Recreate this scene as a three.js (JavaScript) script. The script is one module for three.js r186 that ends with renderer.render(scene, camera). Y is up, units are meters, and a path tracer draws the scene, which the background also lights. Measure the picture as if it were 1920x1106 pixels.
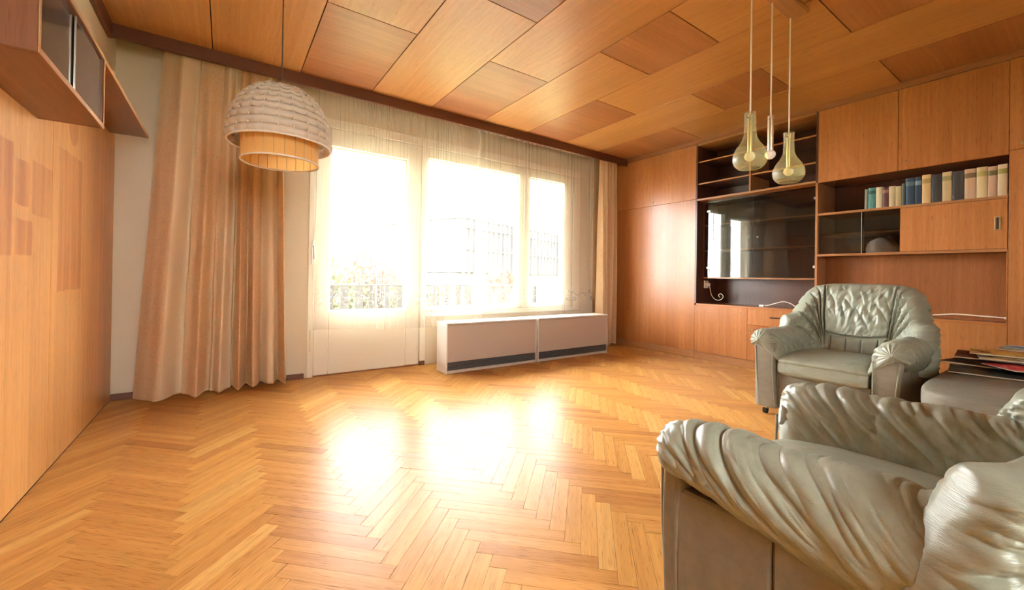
import * as THREE from 'three';
import { mergeGeometries, mergeVertices } from 'three/addons/utils/BufferGeometryUtils.js';
import { ImprovedNoise } from 'three/addons/math/ImprovedNoise.js';

// ------------------------------------------------------------------ camera, sky, exposure
const scene = new THREE.Scene();
const FOCAL = 773.37, EYE = 0.92;
const camera = new THREE.PerspectiveCamera(2 * Math.atan(553 / FOCAL) * 180 / Math.PI, 1920 / 1106, 0.03, 300);
camera.setViewOffset(1920, 1106, 0, 37.35, 1920, 1106);
{
  const yaw = 0.6078027, pitch = 0.0042116, roll = 0.0153212;
  const F = new THREE.Vector3(Math.sin(yaw) * Math.cos(pitch), Math.sin(pitch), -Math.cos(yaw) * Math.cos(pitch));
  const r0 = new THREE.Vector3(Math.cos(yaw), 0, Math.sin(yaw)), u0 = new THREE.Vector3().crossVectors(r0, F);
  const right = r0.clone().multiplyScalar(Math.cos(roll)).addScaledVector(u0, Math.sin(roll));
  const up = u0.clone().multiplyScalar(Math.cos(roll)).addScaledVector(r0, -Math.sin(roll));
  camera.quaternion.setFromRotationMatrix(new THREE.Matrix4().makeBasis(right, up, F.clone().negate()));
  camera.position.set(0, EYE, 0);
}
scene.add(camera);
scene.background = new THREE.Color(0.91, 0.955, 0.955);      // even bright overcast sky
scene.backgroundIntensity = 13;
const addedSun = new THREE.DirectionalLight(new THREE.Color(1.0, 0.98, 0.94), 2.5);   // added: a wide, soft daylight source in front of the window, itself unseen
addedSun.position.set(4.5, 7.5, -14); addedSun.target.position.set(2, 0.5, -2.5); addedSun.castShadow = true; addedSun.shadow.radius = 90; addedSun.shadow.mapSize.set(2048, 2048);
Object.assign(addedSun.shadow.camera, { left: -9, right: 9, top: 9, bottom: -9, near: 0.5, far: 40 });
scene.add(addedSun, addedSun.target);
const renderer = new THREE.WebGLRenderer({ antialias: true });
renderer.toneMapping = THREE.LinearToneMapping;
renderer.toneMappingExposure = 3.35;
renderer.shadowMap.enabled = true;

// ------------------------------------------------------------------ helpers
const noise = new ImprovedNoise();
const N3 = (x, y, z = 0) => noise.noise(x, y, z);
function rng(seed) { let s = seed >>> 0; return () => { s = (s + 0x6D2B79F5) >>> 0; let t = Math.imul(s ^ (s >>> 15), 1 | s); t = (t + Math.imul(t ^ (t >>> 7), 61 | t)) ^ t; return ((t ^ (t >>> 14)) >>> 0) / 4294967296; }; }
const R = rng(7);
const lerp = (a, b, t) => a + (b - a) * t, clamp = (x, a = 0, b = 1) => Math.min(b, Math.max(a, x));
const smooth = (a, b, x) => { const t = clamp((x - a) / (b - a)); return t * t * (3 - 2 * t); };
const taken = new Map();
function numbered(name) { const n = taken.get(name) ?? 0; taken.set(name, n + 1); return n ? `${name}_${String(n).padStart(3, '0')}` : name; }
function tag(o, label, category, group) { o.userData.label = label; o.userData.category = category; if (group) o.userData.group = group; return o; }
function thing(name, label, category, pos = [0, 0, 0], turn = 0, group) {
  const o = new THREE.Group(); o.name = numbered(name); o.position.set(...pos); o.rotation.y = turn; scene.add(o);
  return tag(o, label, category, group);
}
function struct(name) { const o = new THREE.Group(); o.name = name; o.userData.kind = 'structure'; scene.add(o); return o; }
function part(name, geo, mat, parent) {
  const m = new THREE.Mesh(Array.isArray(geo) ? (geo.length > 1 ? mergeGeometries(geo) : geo[0]) : geo, mat);
  m.name = name; m.castShadow = m.receiveShadow = true; parent.add(m); return m;
}
// chamfered box in absolute coordinates; grain = axis the texture's u runs along; uv in metres / (GU, GV)
const GU = 1.6, GV = 0.8;
function cbox(x0, x1, y0, y1, z0, z1, { c = 0.0015, grain = 1, ou = 0, ov = 0, gu = GU, gv = GV } = {}) {
  const lo = [Math.min(x0, x1), Math.min(y0, y1), Math.min(z0, z1)], hi = [Math.max(x0, x1), Math.max(y0, y1), Math.max(z0, z1)];
  c = Math.min(c, (hi[0] - lo[0]) * 0.45, (hi[1] - lo[1]) * 0.45, (hi[2] - lo[2]) * 0.45);
  const pos = [], nor = [], uv = [];
  const put = (pts, n) => {
    const ax = Math.abs(n[0]) >= Math.abs(n[1]) && Math.abs(n[0]) >= Math.abs(n[2]) ? 0 : Math.abs(n[1]) >= Math.abs(n[2]) ? 1 : 2;
    const rest = [0, 1, 2].filter((a) => a !== ax), ua = rest.includes(grain) ? grain : rest[0], va = rest.find((a) => a !== ua);
    const a = pts[0], b = pts[1], d = pts[2];
    const e1 = [b[0] - a[0], b[1] - a[1], b[2] - a[2]], e2 = [d[0] - a[0], d[1] - a[1], d[2] - a[2]];
    const cr = [e1[1] * e2[2] - e1[2] * e2[1], e1[2] * e2[0] - e1[0] * e2[2], e1[0] * e2[1] - e1[1] * e2[0]];
    if (cr[0] * n[0] + cr[1] * n[1] + cr[2] * n[2] < 0) pts = pts.slice().reverse();
    const L = Math.hypot(...n);
    for (let i = 1; i < pts.length - 1; i++) for (const p of [pts[0], pts[i], pts[i + 1]]) { pos.push(...p); nor.push(n[0] / L, n[1] / L, n[2] / L); uv.push(p[ua] / gu + ou, p[va] / gv + ov); }
  };
  const V = (s, inset) => [0, 1, 2].map((k) => (s[k] > 0 ? hi[k] : lo[k]) - s[k] * (inset === k ? 0 : c)); // on face `inset`, others pulled in by c
  for (let k = 0; k < 3; k++) for (const s of [-1, 1]) {
    const [a, b] = [0, 1, 2].filter((q) => q !== k), q = [[-1, -1], [1, -1], [1, 1], [-1, 1]].map(([sa, sb]) => { const t = [0, 0, 0]; t[k] = s; t[a] = sa; t[b] = sb; return V(t, k); });
    const n = [0, 0, 0]; n[k] = s; put(q, n);
  }
  for (let k = 0; k < 3; k++) { // edges along axis k
    const [a, b] = [0, 1, 2].filter((q) => q !== k);
    for (const sa of [-1, 1]) for (const sb of [-1, 1]) {
      const mk = (sk, f) => { const t = [0, 0, 0]; t[k] = sk; t[a] = sa; t[b] = sb; return V(t, f); };
      const n = [0, 0, 0]; n[a] = sa; n[b] = sb; put([mk(-1, a), mk(1, a), mk(1, b), mk(-1, b)], n);
    }
  }
  for (const sx of [-1, 1]) for (const sy of [-1, 1]) for (const sz of [-1, 1]) put([0, 1, 2].map((k) => V([sx, sy, sz], k)), [sx, sy, sz]);
  const g = new THREE.BufferGeometry();
  g.setAttribute('position', new THREE.Float32BufferAttribute(pos, 3)); g.setAttribute('normal', new THREE.Float32BufferAttribute(nor, 3)); g.setAttribute('uv', new THREE.Float32BufferAttribute(uv, 2));
  return g;
}
function tube(points, r, seg = 24, rad = 8) {
  const curve = new THREE.CatmullRomCurve3(points.map((p) => new THREE.Vector3(...p)), false, 'centripetal');
  return new THREE.TubeGeometry(curve, seg, r, rad, false).toNonIndexed();
}
function rod(a, b, r, rad = 10) {
  const A = new THREE.Vector3(...a), B = new THREE.Vector3(...b), d = B.clone().sub(A), g = new THREE.CylinderGeometry(r, r, d.length(), rad).toNonIndexed();
  g.applyQuaternion(new THREE.Quaternion().setFromUnitVectors(new THREE.Vector3(0, 1, 0), d.clone().normalize())); g.translate(...A.add(B).multiplyScalar(0.5).toArray()); return g;
}
function lathe(pts, seg = 40, at = [0, 0, 0]) { const g = new THREE.LatheGeometry(pts.map((p) => new THREE.Vector2(...p)), seg); g.translate(...at); return g.toNonIndexed(); }
// grid surface: fn(u, v) -> [x, y, z]; closedU wraps the u direction
function surf(fn, nu, nv, { closedU = false, flip = false, us = 1, vs = 1 } = {}) {
  const pos = [], uv = [], idx = [], cols = closedU ? nu : nu + 1;
  for (let j = 0; j <= nv; j++) for (let i = 0; i < cols; i++) { const p = fn(i / nu, j / nv); pos.push(p[0], p[1], p[2]); uv.push(i / nu * us, j / nv * vs); }
  for (let j = 0; j < nv; j++) for (let i = 0; i < nu; i++) {
    const a = j * cols + i, b = j * cols + (i + 1) % cols, c = a + cols, d = b + cols;
    if (flip) idx.push(a, c, b, b, c, d); else idx.push(a, b, c, b, d, c);
  }
  const g = new THREE.BufferGeometry();
  g.setAttribute('position', new THREE.Float32BufferAttribute(pos, 3)); g.setAttribute('uv', new THREE.Float32BufferAttribute(uv, 2)); g.setIndex(idx); g.computeVertexNormals();
  return g;
}
// ------------------------------------------------------------------ procedural textures
function dataTex(w, h, fn, { srgb = true, wrap = THREE.MirroredRepeatWrapping } = {}) {
  const d = new Uint8Array(w * h * 4);
  for (let y = 0; y < h; y++) for (let x = 0; x < w; x++) { const c = fn(x / w, y / h), i = (y * w + x) * 4; d[i] = clamp(c[0]) * 255; d[i + 1] = clamp(c[1]) * 255; d[i + 2] = clamp(c[2]) * 255; d[i + 3] = 255; }
  const t = new THREE.DataTexture(d, w, h); t.magFilter = THREE.LinearFilter; t.minFilter = THREE.LinearMipmapLinearFilter; t.generateMipmaps = true; t.wrapS = t.wrapT = wrap;
  t.colorSpace = srgb ? THREE.SRGBColorSpace : THREE.NoColorSpace; t.needsUpdate = true; return t;
}
// wood: u along the grain (GU metres), v across (GV metres); values near 1 so that the material colour sets the hue
function woodValue(u, v, s, figure, pore) {
  const X = u * GU, Y = v * GV;
  const warp = 0.05 * N3(X * 0.9, Y * 2.2, s) + 0.012 * N3(X * 3, Y * 9, s + 5);
  const rings = Math.sin((Y + warp * figure * 2.4 + 0.10 * figure * N3(X * 0.55, Y * 1.1, s + 9)) * 150);
  const streak = N3(X * 0.8, Y * 26, s + 2) * 0.55 + N3(X * 1.6, Y * 70, s + 3) * 0.45;
  const fine = N3(X * 6, Y * 260, s + 4);
  const p = Math.max(0, N3(X * 16, Y * 330, s + 6) - 0.28) * pore;
  const broad = N3(X * 0.5, Y * 4, s + 7);
  return 0.88 + 0.016 * rings * (0.5 + broad) + 0.07 * streak + 0.025 * fine - p * 0.4 + 0.06 * broad;
}
const woodTex = (seed, figure, pore, tint = [0.10, 0.30, 0.55]) => dataTex(1024, 512, (u, v) => { const k = woodValue(u, v, seed, figure, pore), d = 1 - k; return [1 - d * (1 + tint[0]), 1 - d * (1 + tint[1]), 1 - d * (1 + tint[2])]; });
const TW = { teak: woodTex(3.1, 1.2, 0.6), plain: woodTex(17.7, 0.35, 0.7), oak: woodTex(31.3, 0.7, 1.1) };
const bumpWood = dataTex(512, 512, (u, v) => { const k = 0.5 + 0.5 * N3(u * 12, v * 220, 1) * 0.6 + 0.12 * N3(u * 30, v * 400, 2); return [k, k, k]; }, { srgb: false });
const plasterBump = dataTex(512, 512, (u, v) => { const k = 0.5 + 0.3 * N3(u * 60, v * 60, 1) + 0.2 * N3(u * 130, v * 130, 3); return [k, k, k]; }, { srgb: false });
const leatherTone = dataTex(512, 512, (u, v) => { const a = N3(u * 7, v * 7, 4) * 0.5 + N3(u * 22, v * 22, 6) * 0.3 + N3(u * 70, v * 70, 8) * 0.2; const k = 0.93 + 0.10 * a; const b = Math.max(0, N3(u * 5, v * 9, 14) - 0.12) * 0.12; return [k - b * 0.25, k - b * 0.42, k - b * 0.6]; });
const leatherBump = dataTex(512, 512, (u, v) => { const k = 0.5 + 0.25 * N3(u * 90, v * 90, 4) + 0.25 * N3(u * 170, v * 170, 6); return [k, k, k]; }, { srgb: false });
const rep = (t, a, b) => { const c = t.clone(); c.repeat.set(a, b); c.needsUpdate = true; return c; };
// ------------------------------------------------------------------ materials
const std = (o) => new THREE.MeshStandardMaterial(o), phy = (o) => new THREE.MeshPhysicalMaterial(o);
const lin = (r, g, b) => new THREE.Color().setRGB(r, g, b);
const wood = (tex, col, rough = 0.32) => std({ map: tex, color: lin(...col), roughness: rough });
const M = {
  ceilLight: [wood(TW.teak, [0.73, 0.35, 0.105], 0.36), wood(TW.teak, [0.70, 0.325, 0.095], 0.36)],
  ceilDark: [wood(TW.plain, [0.57, 0.232, 0.075], 0.36), wood(TW.plain, [0.52, 0.20, 0.063], 0.36)],
  unit: [wood(TW.plain, [0.60, 0.245, 0.080], 0.27), wood(TW.teak, [0.63, 0.26, 0.085], 0.27), wood(TW.plain, [0.57, 0.225, 0.072], 0.27)],
  unitEdge: wood(TW.plain, [0.55, 0.26, 0.10], 0.32),
  unitInShaded: wood(TW.plain, [0.12, 0.045, 0.024], 0.30),  // dark copy of the unit wood: compartment shade painted into the colour
  niche: wood(TW.plain, [0.40, 0.15, 0.052], 0.3), under: wood(TW.plain, [0.34, 0.13, 0.05], 0.12),  // niche wood darkened too, its shading painted into the colour
  pelmet: wood(TW.plain, [0.20, 0.078, 0.048], 0.4),
  trim: wood(TW.plain, [0.42, 0.18, 0.07], 0.35),
  plaster: std({ color: lin(0.66, 0.56, 0.40), roughness: 0.95, bumpMap: rep(plasterBump, 3, 3), bumpScale: 0.0006 }),
  paint: std({ color: lin(0.80, 0.77, 0.66), roughness: 0.4 }),
  paintOld: std({ color: lin(0.76, 0.69, 0.54), roughness: 0.45 }),
  glass: phy({ color: 0xffffff, transmission: 1, thickness: 0, roughness: 0.0, ior: 1.5 }),
  smoke: phy({ color: lin(0.62, 0.60, 0.58), transmission: 1, thickness: 0, roughness: 0.02, ior: 1.52 }),
  metal: std({ color: lin(0.62, 0.60, 0.55), metalness: 1, roughness: 0.32 }),
  brass: std({ color: lin(0.55, 0.40, 0.20), metalness: 1, roughness: 0.35 }),
  dark: std({ color: lin(0.02, 0.018, 0.016), roughness: 0.5 }),
  groove: std({ color: lin(0.05, 0.022, 0.012), roughness: 0.8 }),
  enamel: std({ color: lin(0.50, 0.42, 0.36), roughness: 0.45 }),
  enamelTop: std({ color: lin(0.66, 0.62, 0.56), roughness: 0.35 }),
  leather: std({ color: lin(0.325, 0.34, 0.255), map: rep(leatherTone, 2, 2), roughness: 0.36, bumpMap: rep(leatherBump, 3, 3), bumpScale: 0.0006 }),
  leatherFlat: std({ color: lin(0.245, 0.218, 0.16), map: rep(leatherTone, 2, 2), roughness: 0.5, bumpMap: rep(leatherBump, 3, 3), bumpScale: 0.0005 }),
  seam: std({ color: lin(0.10, 0.085, 0.06), roughness: 0.7 }),
  cordWhite: std({ color: lin(0.78, 0.70, 0.58), roughness: 0.6 }),
  white: std({ color: lin(0.80, 0.78, 0.72), roughness: 0.4 }),
};
const seal = (o) => { o.traverse((m) => { if (m.isMesh) m.castShadow = m.receiveShadow = true; }); return o; };

// ------------------------------------------------------------------ room measures
const ZW = -4.02, XL = -0.655, XR = 4.95, XU = 4.52, H = 2.56, ZB = 1.7;
const DX0 = 0.60, DX1 = 1.70, WX1 = 3.885, HEAD = 2.33, SILL = 0.52;

// floor: herringbone parquet
{
  const fl = struct('floor');
  part('screed', cbox(XL - 0.25, XR + 0.2, -0.2, -0.012, ZW - 0.25, ZB + 0.2, { c: 0 }), M.groove, fl);
  const L = 0.3995, W = 0.0571, S2 = Math.SQRT1_2, T = 0.012, gap = 0.0004;
  const x0 = 0.016 - (L - W) / 2 * S2, r = rng(11);
  const toneH = [[0.80, 0.43, 0.13], [0.76, 0.395, 0.118], [0.84, 0.49, 0.165], [0.72, 0.365, 0.108]];  // lighter set for one block direction: grain sheen painted into the colours
  const toneV = [[0.72, 0.36, 0.108], [0.67, 0.325, 0.096], [0.76, 0.40, 0.122], [0.60, 0.28, 0.084]];  // darker set for the other direction, without the painted sheen
  const mats = [toneH, toneV].map((t) => t.map((c) => phy({ map: TW.oak, color: lin(...c), roughness: 0.32, specularIntensity: 0.12 })));
  const vmat = phy({ map: TW.oak, color: 0xffffff, vertexColors: true, roughness: 0.32, specularIntensity: 0.12 });
  const clip = (poly, ax, val, sign) => { const out = []; for (let i = 0; i < poly.length; i++) { const a = poly[i], b = poly[(i + 1) % poly.length], da = (a[ax] - val) * sign, db = (b[ax] - val) * sign; if (da >= 0) out.push(a); if (da * db < 0) { const t = da / (da - db); out.push([lerp(a[0], b[0], t), lerp(a[1], b[1], t)]); } } return out; };
  // prism with chamfered top edge; local frame: centre c, direction d; uv along d
  function block(poly, cx, cz, dx, dz, ou, ov, tilt) {
    const c = 0.0007, pos = [], nor = [], uv = [], n = poly.length;
    const mid = poly.reduce((s, p) => [s[0] + p[0] / n, s[1] + p[1] / n], [0, 0]);
    const inn = poly.map((p) => { const k = Math.hypot(p[0] - mid[0], p[1] - mid[1]); return [p[0] - (p[0] - mid[0]) / k * c * 1.4, p[1] - (p[1] - mid[1]) / k * c * 1.4]; });
    const Yt = (p, y) => y + (p[0] - mid[0]) * tilt[0] + (p[1] - mid[1]) * tilt[1];
    const U = (p) => [((p[0] - cx) * dx + (p[1] - cz) * dz) / GU + ou, ((p[0] - cx) * -dz + (p[1] - cz) * dx) / GV + ov];
    const tri = (a, b, d, nn) => { const e1 = [b[0] - a[0], b[1] - a[1], b[2] - a[2]], e2 = [d[0] - a[0], d[1] - a[1], d[2] - a[2]]; const cr = [e1[1] * e2[2] - e1[2] * e2[1], e1[2] * e2[0] - e1[0] * e2[2], e1[0] * e2[1] - e1[1] * e2[0]]; const q = cr[0] * nn[0] + cr[1] * nn[1] + cr[2] * nn[2] < 0 ? [a, d, b] : [a, b, d]; for (const p of q) { pos.push(...p); nor.push(...nn); uv.push(...U([p[0], p[2]])); } };
    const top = inn.map((p) => [p[0], Yt(p, 0), p[1]]), rim = poly.map((p) => [p[0], Yt(p, -c), p[1]]), bot = poly.map((p) => [p[0], -T, p[1]]);
    const nl = Math.hypot(tilt[0], 1, tilt[1]), nt = [-tilt[0] / nl, 1 / nl, -tilt[1] / nl];
    for (let i = 1; i < n - 1; i++) tri(top[0], top[i], top[i + 1], nt);
    for (let i = 0; i < n; i++) { const j = (i + 1) % n, ex = poly[j][0] - poly[i][0], ez = poly[j][1] - poly[i][1], l = Math.hypot(ex, ez) || 1; let nx = ez / l, nz = -ex / l; if (nx * (poly[i][0] - mid[0]) + nz * (poly[i][1] - mid[1]) < 0) { nx = -nx; nz = -nz; } const k = Math.SQRT1_2;
      tri(top[i], rim[i], rim[j], [nx * k, k, nz * k]); tri(top[i], rim[j], top[j], [nx * k, k, nz * k]); tri(rim[i], bot[i], bot[j], [nx, 0, nz]); tri(rim[i], bot[j], rim[j], [nx, 0, nz]); }
    const g = new THREE.BufferGeometry(); g.setAttribute('position', new THREE.Float32BufferAttribute(pos, 3)); g.setAttribute('normal', new THREE.Float32BufferAttribute(nor, 3)); g.setAttribute('uv', new THREE.Float32BufferAttribute(uv, 2)); return g;
  }
  const all = [];
  for (let m = -6; m < 14; m++) for (let n = -90; n < 90; n++) for (const kind of [0, 1]) {
    const q = kind === 0 ? [n * W, n * W + L, n * W, n * W + W] : [n * W + L, n * W + L + W, n * W + W - L, n * W + W];
    const P = [q[0] + gap, q[1] - gap, q[2] + gap, q[3] - gap].map((v, i) => v + (i < 2 ? m * L : -m * L));
    let poly = [[P[0], P[2]], [P[1], P[2]], [P[1], P[3]], [P[0], P[3]]].map(([p, s]) => [x0 + (p - s) * S2, -2.0 - (p + s) * S2]);
    const cx = (poly[0][0] + poly[2][0]) / 2, cz = (poly[0][1] + poly[2][1]) / 2;
    const rr = [r(), r(), r(), r(), r()];
    poly = clip(clip(clip(clip(poly, 0, XL, 1), 0, XU + 0.04, -1), 1, ZW + 0.002, 1), 1, ZB, -1);
    if (poly.length < 3) continue;
    const w = cx * 0.571 - cz * 0.8209, sx = (cx * 0.8209 + cz * 0.571) / w;
    const inView = w > 0.25 && Math.abs(sx) < 1.30 && 0.92 / w < 0.86 && !(cx > 0.95 && cz > -0.62) && !(cx > 3.1 && cz > -1.35);
    all.push({ poly, cx, cz, kind, rr, score: inView ? 1 / (w * w * w) : 0 });
  }
  all.sort((a, b) => b.score - a.score);
  const rest = [];
  all.forEach((b, i) => {
    const d = b.kind === 0 ? [S2, -S2] : [-S2, -S2], ti = Math.min(3, Math.floor(b.rr[0] * b.rr[0] * 1.3 * 4) % 4), tl = [(b.rr[1] - 0.5) * 0.005, (b.rr[2] - 0.5) * 0.005];
    const g = block(b.poly, b.cx, b.cz, d[0], d[1], b.rr[3] * 9, b.rr[4] * 9, tl);
    if (i < 300) { part(numbered('parquet_block'), g, mats[b.kind][ti], fl); return; }
    const c = (b.kind === 0 ? toneH : toneV)[ti], k = g.attributes.position.count, a = new Float32Array(k * 3); for (let j = 0; j < k; j++) a.set(c, j * 3);
    g.setAttribute('color', new THREE.BufferAttribute(a, 3)); rest.push(g);
  });
  const far = part('parquet_field', rest, vmat, fl); far.userData.kind = 'stuff';
}

// ceiling: veneered panels on a dark ground, open joints
{
  const ce = struct('ceiling');
  part('slab', cbox(XL - 0.25, XR + 0.2, H + 0.03, H + 0.22, ZW - 0.25, ZB + 0.2, { c: 0 }), M.plaster, ce);
  part('batten_ground', cbox(XL, XR, H + 0.016, H + 0.03, -3.77, ZB, { c: 0 }), M.groove, ce);
  const xs = [-0.655, -0.1, 0.481, 1.053, 1.629, 2.208, 2.783, 3.36, 3.945, 4.535], E0 = -3.84, A = -2.685, B = -2.10, C = -1.53, D = -0.96, Z9 = ZB, g = 0.003, r = rng(23);
  const F = 0.19; // further joints towards the back of the room
  const cols = [[[E0, B, 0], [B, F, 0], [F, Z9, 1]], [[E0, C, 0], [C, F, 1], [F, Z9, 0]], [[E0, A, 1], [A, D, 0], [D, F, 1], [F, Z9, 0]], [[E0, B, 0], [B, C, 1], [C, F, 0], [F, Z9, 1]], [[E0, A, 1], [A, D, 0], [D, F, 1], [F, Z9, 0]], [[E0, B, 0], [B, C, 1], [C, F, 0], [F, Z9, 1]], [[E0, A, 1], [A, D, 0], [D, F, 1], [F, Z9, 0]], [[E0, B, 0], [B, C, 1], [C, F, 0], [F, Z9, 1]], [[E0, A, 1], [A, D, 0], [D, F, 1], [F, Z9, 0]]];
  cols.forEach((list, i) => list.forEach(([z0, z1, dark]) => {
    const mat = (dark ? M.ceilDark : M.ceilLight)[r() < 0.5 ? 0 : 1];
    part(numbered('ceiling_panel'), cbox(xs[i] + g, xs[i + 1] - g, H, H + 0.016, Math.max(z0 + g, -3.765), z1 - g, { c: 0.0012, grain: dark ? 0 : 2, ou: r() * 7, ov: r() * 7 }), mat, ce);
  }));
}

// window wall, left wall, right wall, back wall
{
  const w = struct('wall_window'), z0 = ZW - 0.26, y1 = H + 0.03;
  part('pier', cbox(XL - 0.25, DX0, 0, y1, z0, ZW, { c: 0 }), M.plaster, w);
  part('pier', cbox(WX1, XR + 0.2, 0, y1, z0, ZW, { c: 0 }), M.plaster, w);
  part('lintel', cbox(DX0, WX1, HEAD, y1, z0, ZW, { c: 0 }), M.plaster, w);
  part('parapet', cbox(DX1, WX1, 0, SILL, z0, ZW, { c: 0 }), M.plaster, w);
  const l = struct('wall_left');
  part('masonry', cbox(XL - 0.25, XL - 0.018, 0, y1, ZW, ZB + 0.2, { c: 0 }), M.plaster, l);
  part('plaster_band', cbox(XL - 0.018, XL - 0.004, 1.87, H, ZW, ZB, { c: 0 }), M.plaster, l);
  // veneer panels with the marks that pictures left on the faded wood
  const zA = ZW, zB = -1.0, yT = 1.87, marks = [[-2.847, -3.24, 0.816, 1.51, 0.17], [-2.352, -2.48, 1.17, 1.345, 0.20], [-2.519, -2.757, 1.146, 1.37, 0.13], [-2.36, -2.527, 0.976, 1.115, 0.16], [-2.05, -2.33, 0.969, 1.39, 0.20]];
  const rnd = rng(5), mt = dataTex(1024, 1024, (u, v) => {
    const z = lerp(zA, zB, u), y = v * yT;
    let k = woodValue(y / GU, (z + 5) / GV, 41.3, 0.5, 0.7), d = 0;
    for (const [a, b, c, e, s] of marks) { const f = 0.004 + 0.004 * N3(z * 30, y * 30, s * 50); const inx = Math.min(a - z, z - b), iny = Math.min(y - c, e - y), t = smooth(-f, f, Math.min(inx, iny) + 0.006 * N3(z * 14, y * 14, 3)); d = Math.max(d, t * s * (0.75 + 0.6 * N3(z * 18, y * 1.6, 7))); }
    { const q = Math.hypot((z + 3.06) / 0.085, (y - 1.68) / 0.12); d = Math.max(d, 0.14 * (1 - smooth(0.93, 1.03, q))); }
    k = k + 0.03 * N3(z * 3, y * 1.2, 77) + 0.05; const e = 1 - k;
    return [(1 - e * 1.1) * (1 - d * 0.75), (1 - e * 1.35) * (1 - d * 1.25), (1 - e * 1.6) * (1 - d * 1.55)];
  }, { wrap: THREE.ClampToEdgeWrapping });
  const mm = std({ map: mt, color: lin(0.82, 0.42, 0.14), roughness: 0.34 });
  const seams = [ZW + 0.004, -2.755, -1.55, -0.35, 0.85, ZB];
  for (let i = 0; i < seams.length - 1; i++) {
    const g = cbox(XL - 0.018, XL, 0.004, 1.87, seams[i] + 0.0015, seams[i + 1] - 0.0015, { c: 0.0012 }), p = g.attributes.position, uv = g.attributes.uv;
    if (i < 2) for (let k = 0; k < p.count; k++) uv.setXY(k, (p.getZ(k) - zA) / (zB - zA), p.getY(k) / yT);
    part(numbered('wall_panel'), g, i < 2 ? mm : wood(TW.plain, [0.62, 0.31, 0.115], 0.34), l);
  }
  part('panel_foot', cbox(XL - 0.018, XL - 0.004, 0, 0.004, ZW, ZB, { c: 0 }), M.groove, l);
  const r = struct('wall_right'); part('masonry', cbox(XR, XR + 0.2, 0, y1, ZW, ZB + 0.2, { c: 0 }), M.plaster, r);
  const b = struct('wall_back'), bx0 = -0.25, bx1 = 0.85, by0 = 1.0, by1 = 2.25; // an added, unseen window behind the camera, sized to fill the room with light
  part('pier', cbox(XL, bx0, 0, y1, ZB, ZB + 0.2, { c: 0 }), M.plaster, b); part('pier', cbox(bx1, XR, 0, y1, ZB, ZB + 0.2, { c: 0 }), M.plaster, b);
  part('parapet', cbox(bx0, bx1, 0, by0, ZB, ZB + 0.2, { c: 0 }), M.plaster, b); part('lintel', cbox(bx0, bx1, by1, y1, ZB, ZB + 0.2, { c: 0 }), M.plaster, b);
  const w2 = struct('window_2'), zc = ZB + 0.08;
  for (const [a, c, d, e] of [[bx0, bx0 + 0.06, by0, by1], [bx1 - 0.06, bx1, by0, by1], [0.27, 0.33, by0 + 0.06, by1 - 0.06], [bx0 + 0.06, bx1 - 0.06, by0, by0 + 0.06], [bx0 + 0.06, bx1 - 0.06, by1 - 0.06, by1]]) part('frame_bar', cbox(a, c, d, e, zc, zc + 0.06, { c: 0.005 }), M.paint, w2);
  for (const [a, c] of [[bx0 + 0.06, 0.27], [0.33, bx1 - 0.06]]) part('pane', cbox(a, c, by0 + 0.06, by1 - 0.06, zc + 0.03, zc + 0.034, { c: 0 }), M.glass, w2);
  const t1 = struct('trim_1'); part('pelmet_board', cbox(XL, XU + 0.02, 2.468, H + 0.012, -3.782, -3.76, { c: 0.003, grain: 0 }), M.pelmet, t1);
  part('curtain_rail', cbox(XL + 0.05, XU - 0.05, 2.562, 2.588, -3.875, -3.845, { c: 0.003, grain: 0 }), M.white, t1); part('curtain_rail', cbox(XL + 0.05, XU - 0.05, 2.562, 2.588, -3.975, -3.945, { c: 0.003, grain: 0 }), M.white, t1);
  const t2 = struct('trim_2'); part('cornice', cbox(XL - 0.004, XL + 0.02, 2.455, H, -3.76, ZB, { c: 0.003, grain: 2 }), M.pelmet, t2);
  const bl = struct('baseboard_window'); part('board', cbox(XL, DX0 - 0.02, 0, 0.045, ZW, ZW + 0.014, { c: 0.003, grain: 0 }), M.pelmet, bl);
  part('board', cbox(DX1 - 0.06, DX1 + 0.0, 0, 0.045, ZW + 0.012, ZW + 0.026, { c: 0.003, grain: 0 }), M.pelmet, bl);
  part('board', cbox(WX1, XU, 0, 0.045, ZW, ZW + 0.014, { c: 0.003, grain: 0 }), M.pelmet, bl);
}

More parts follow.
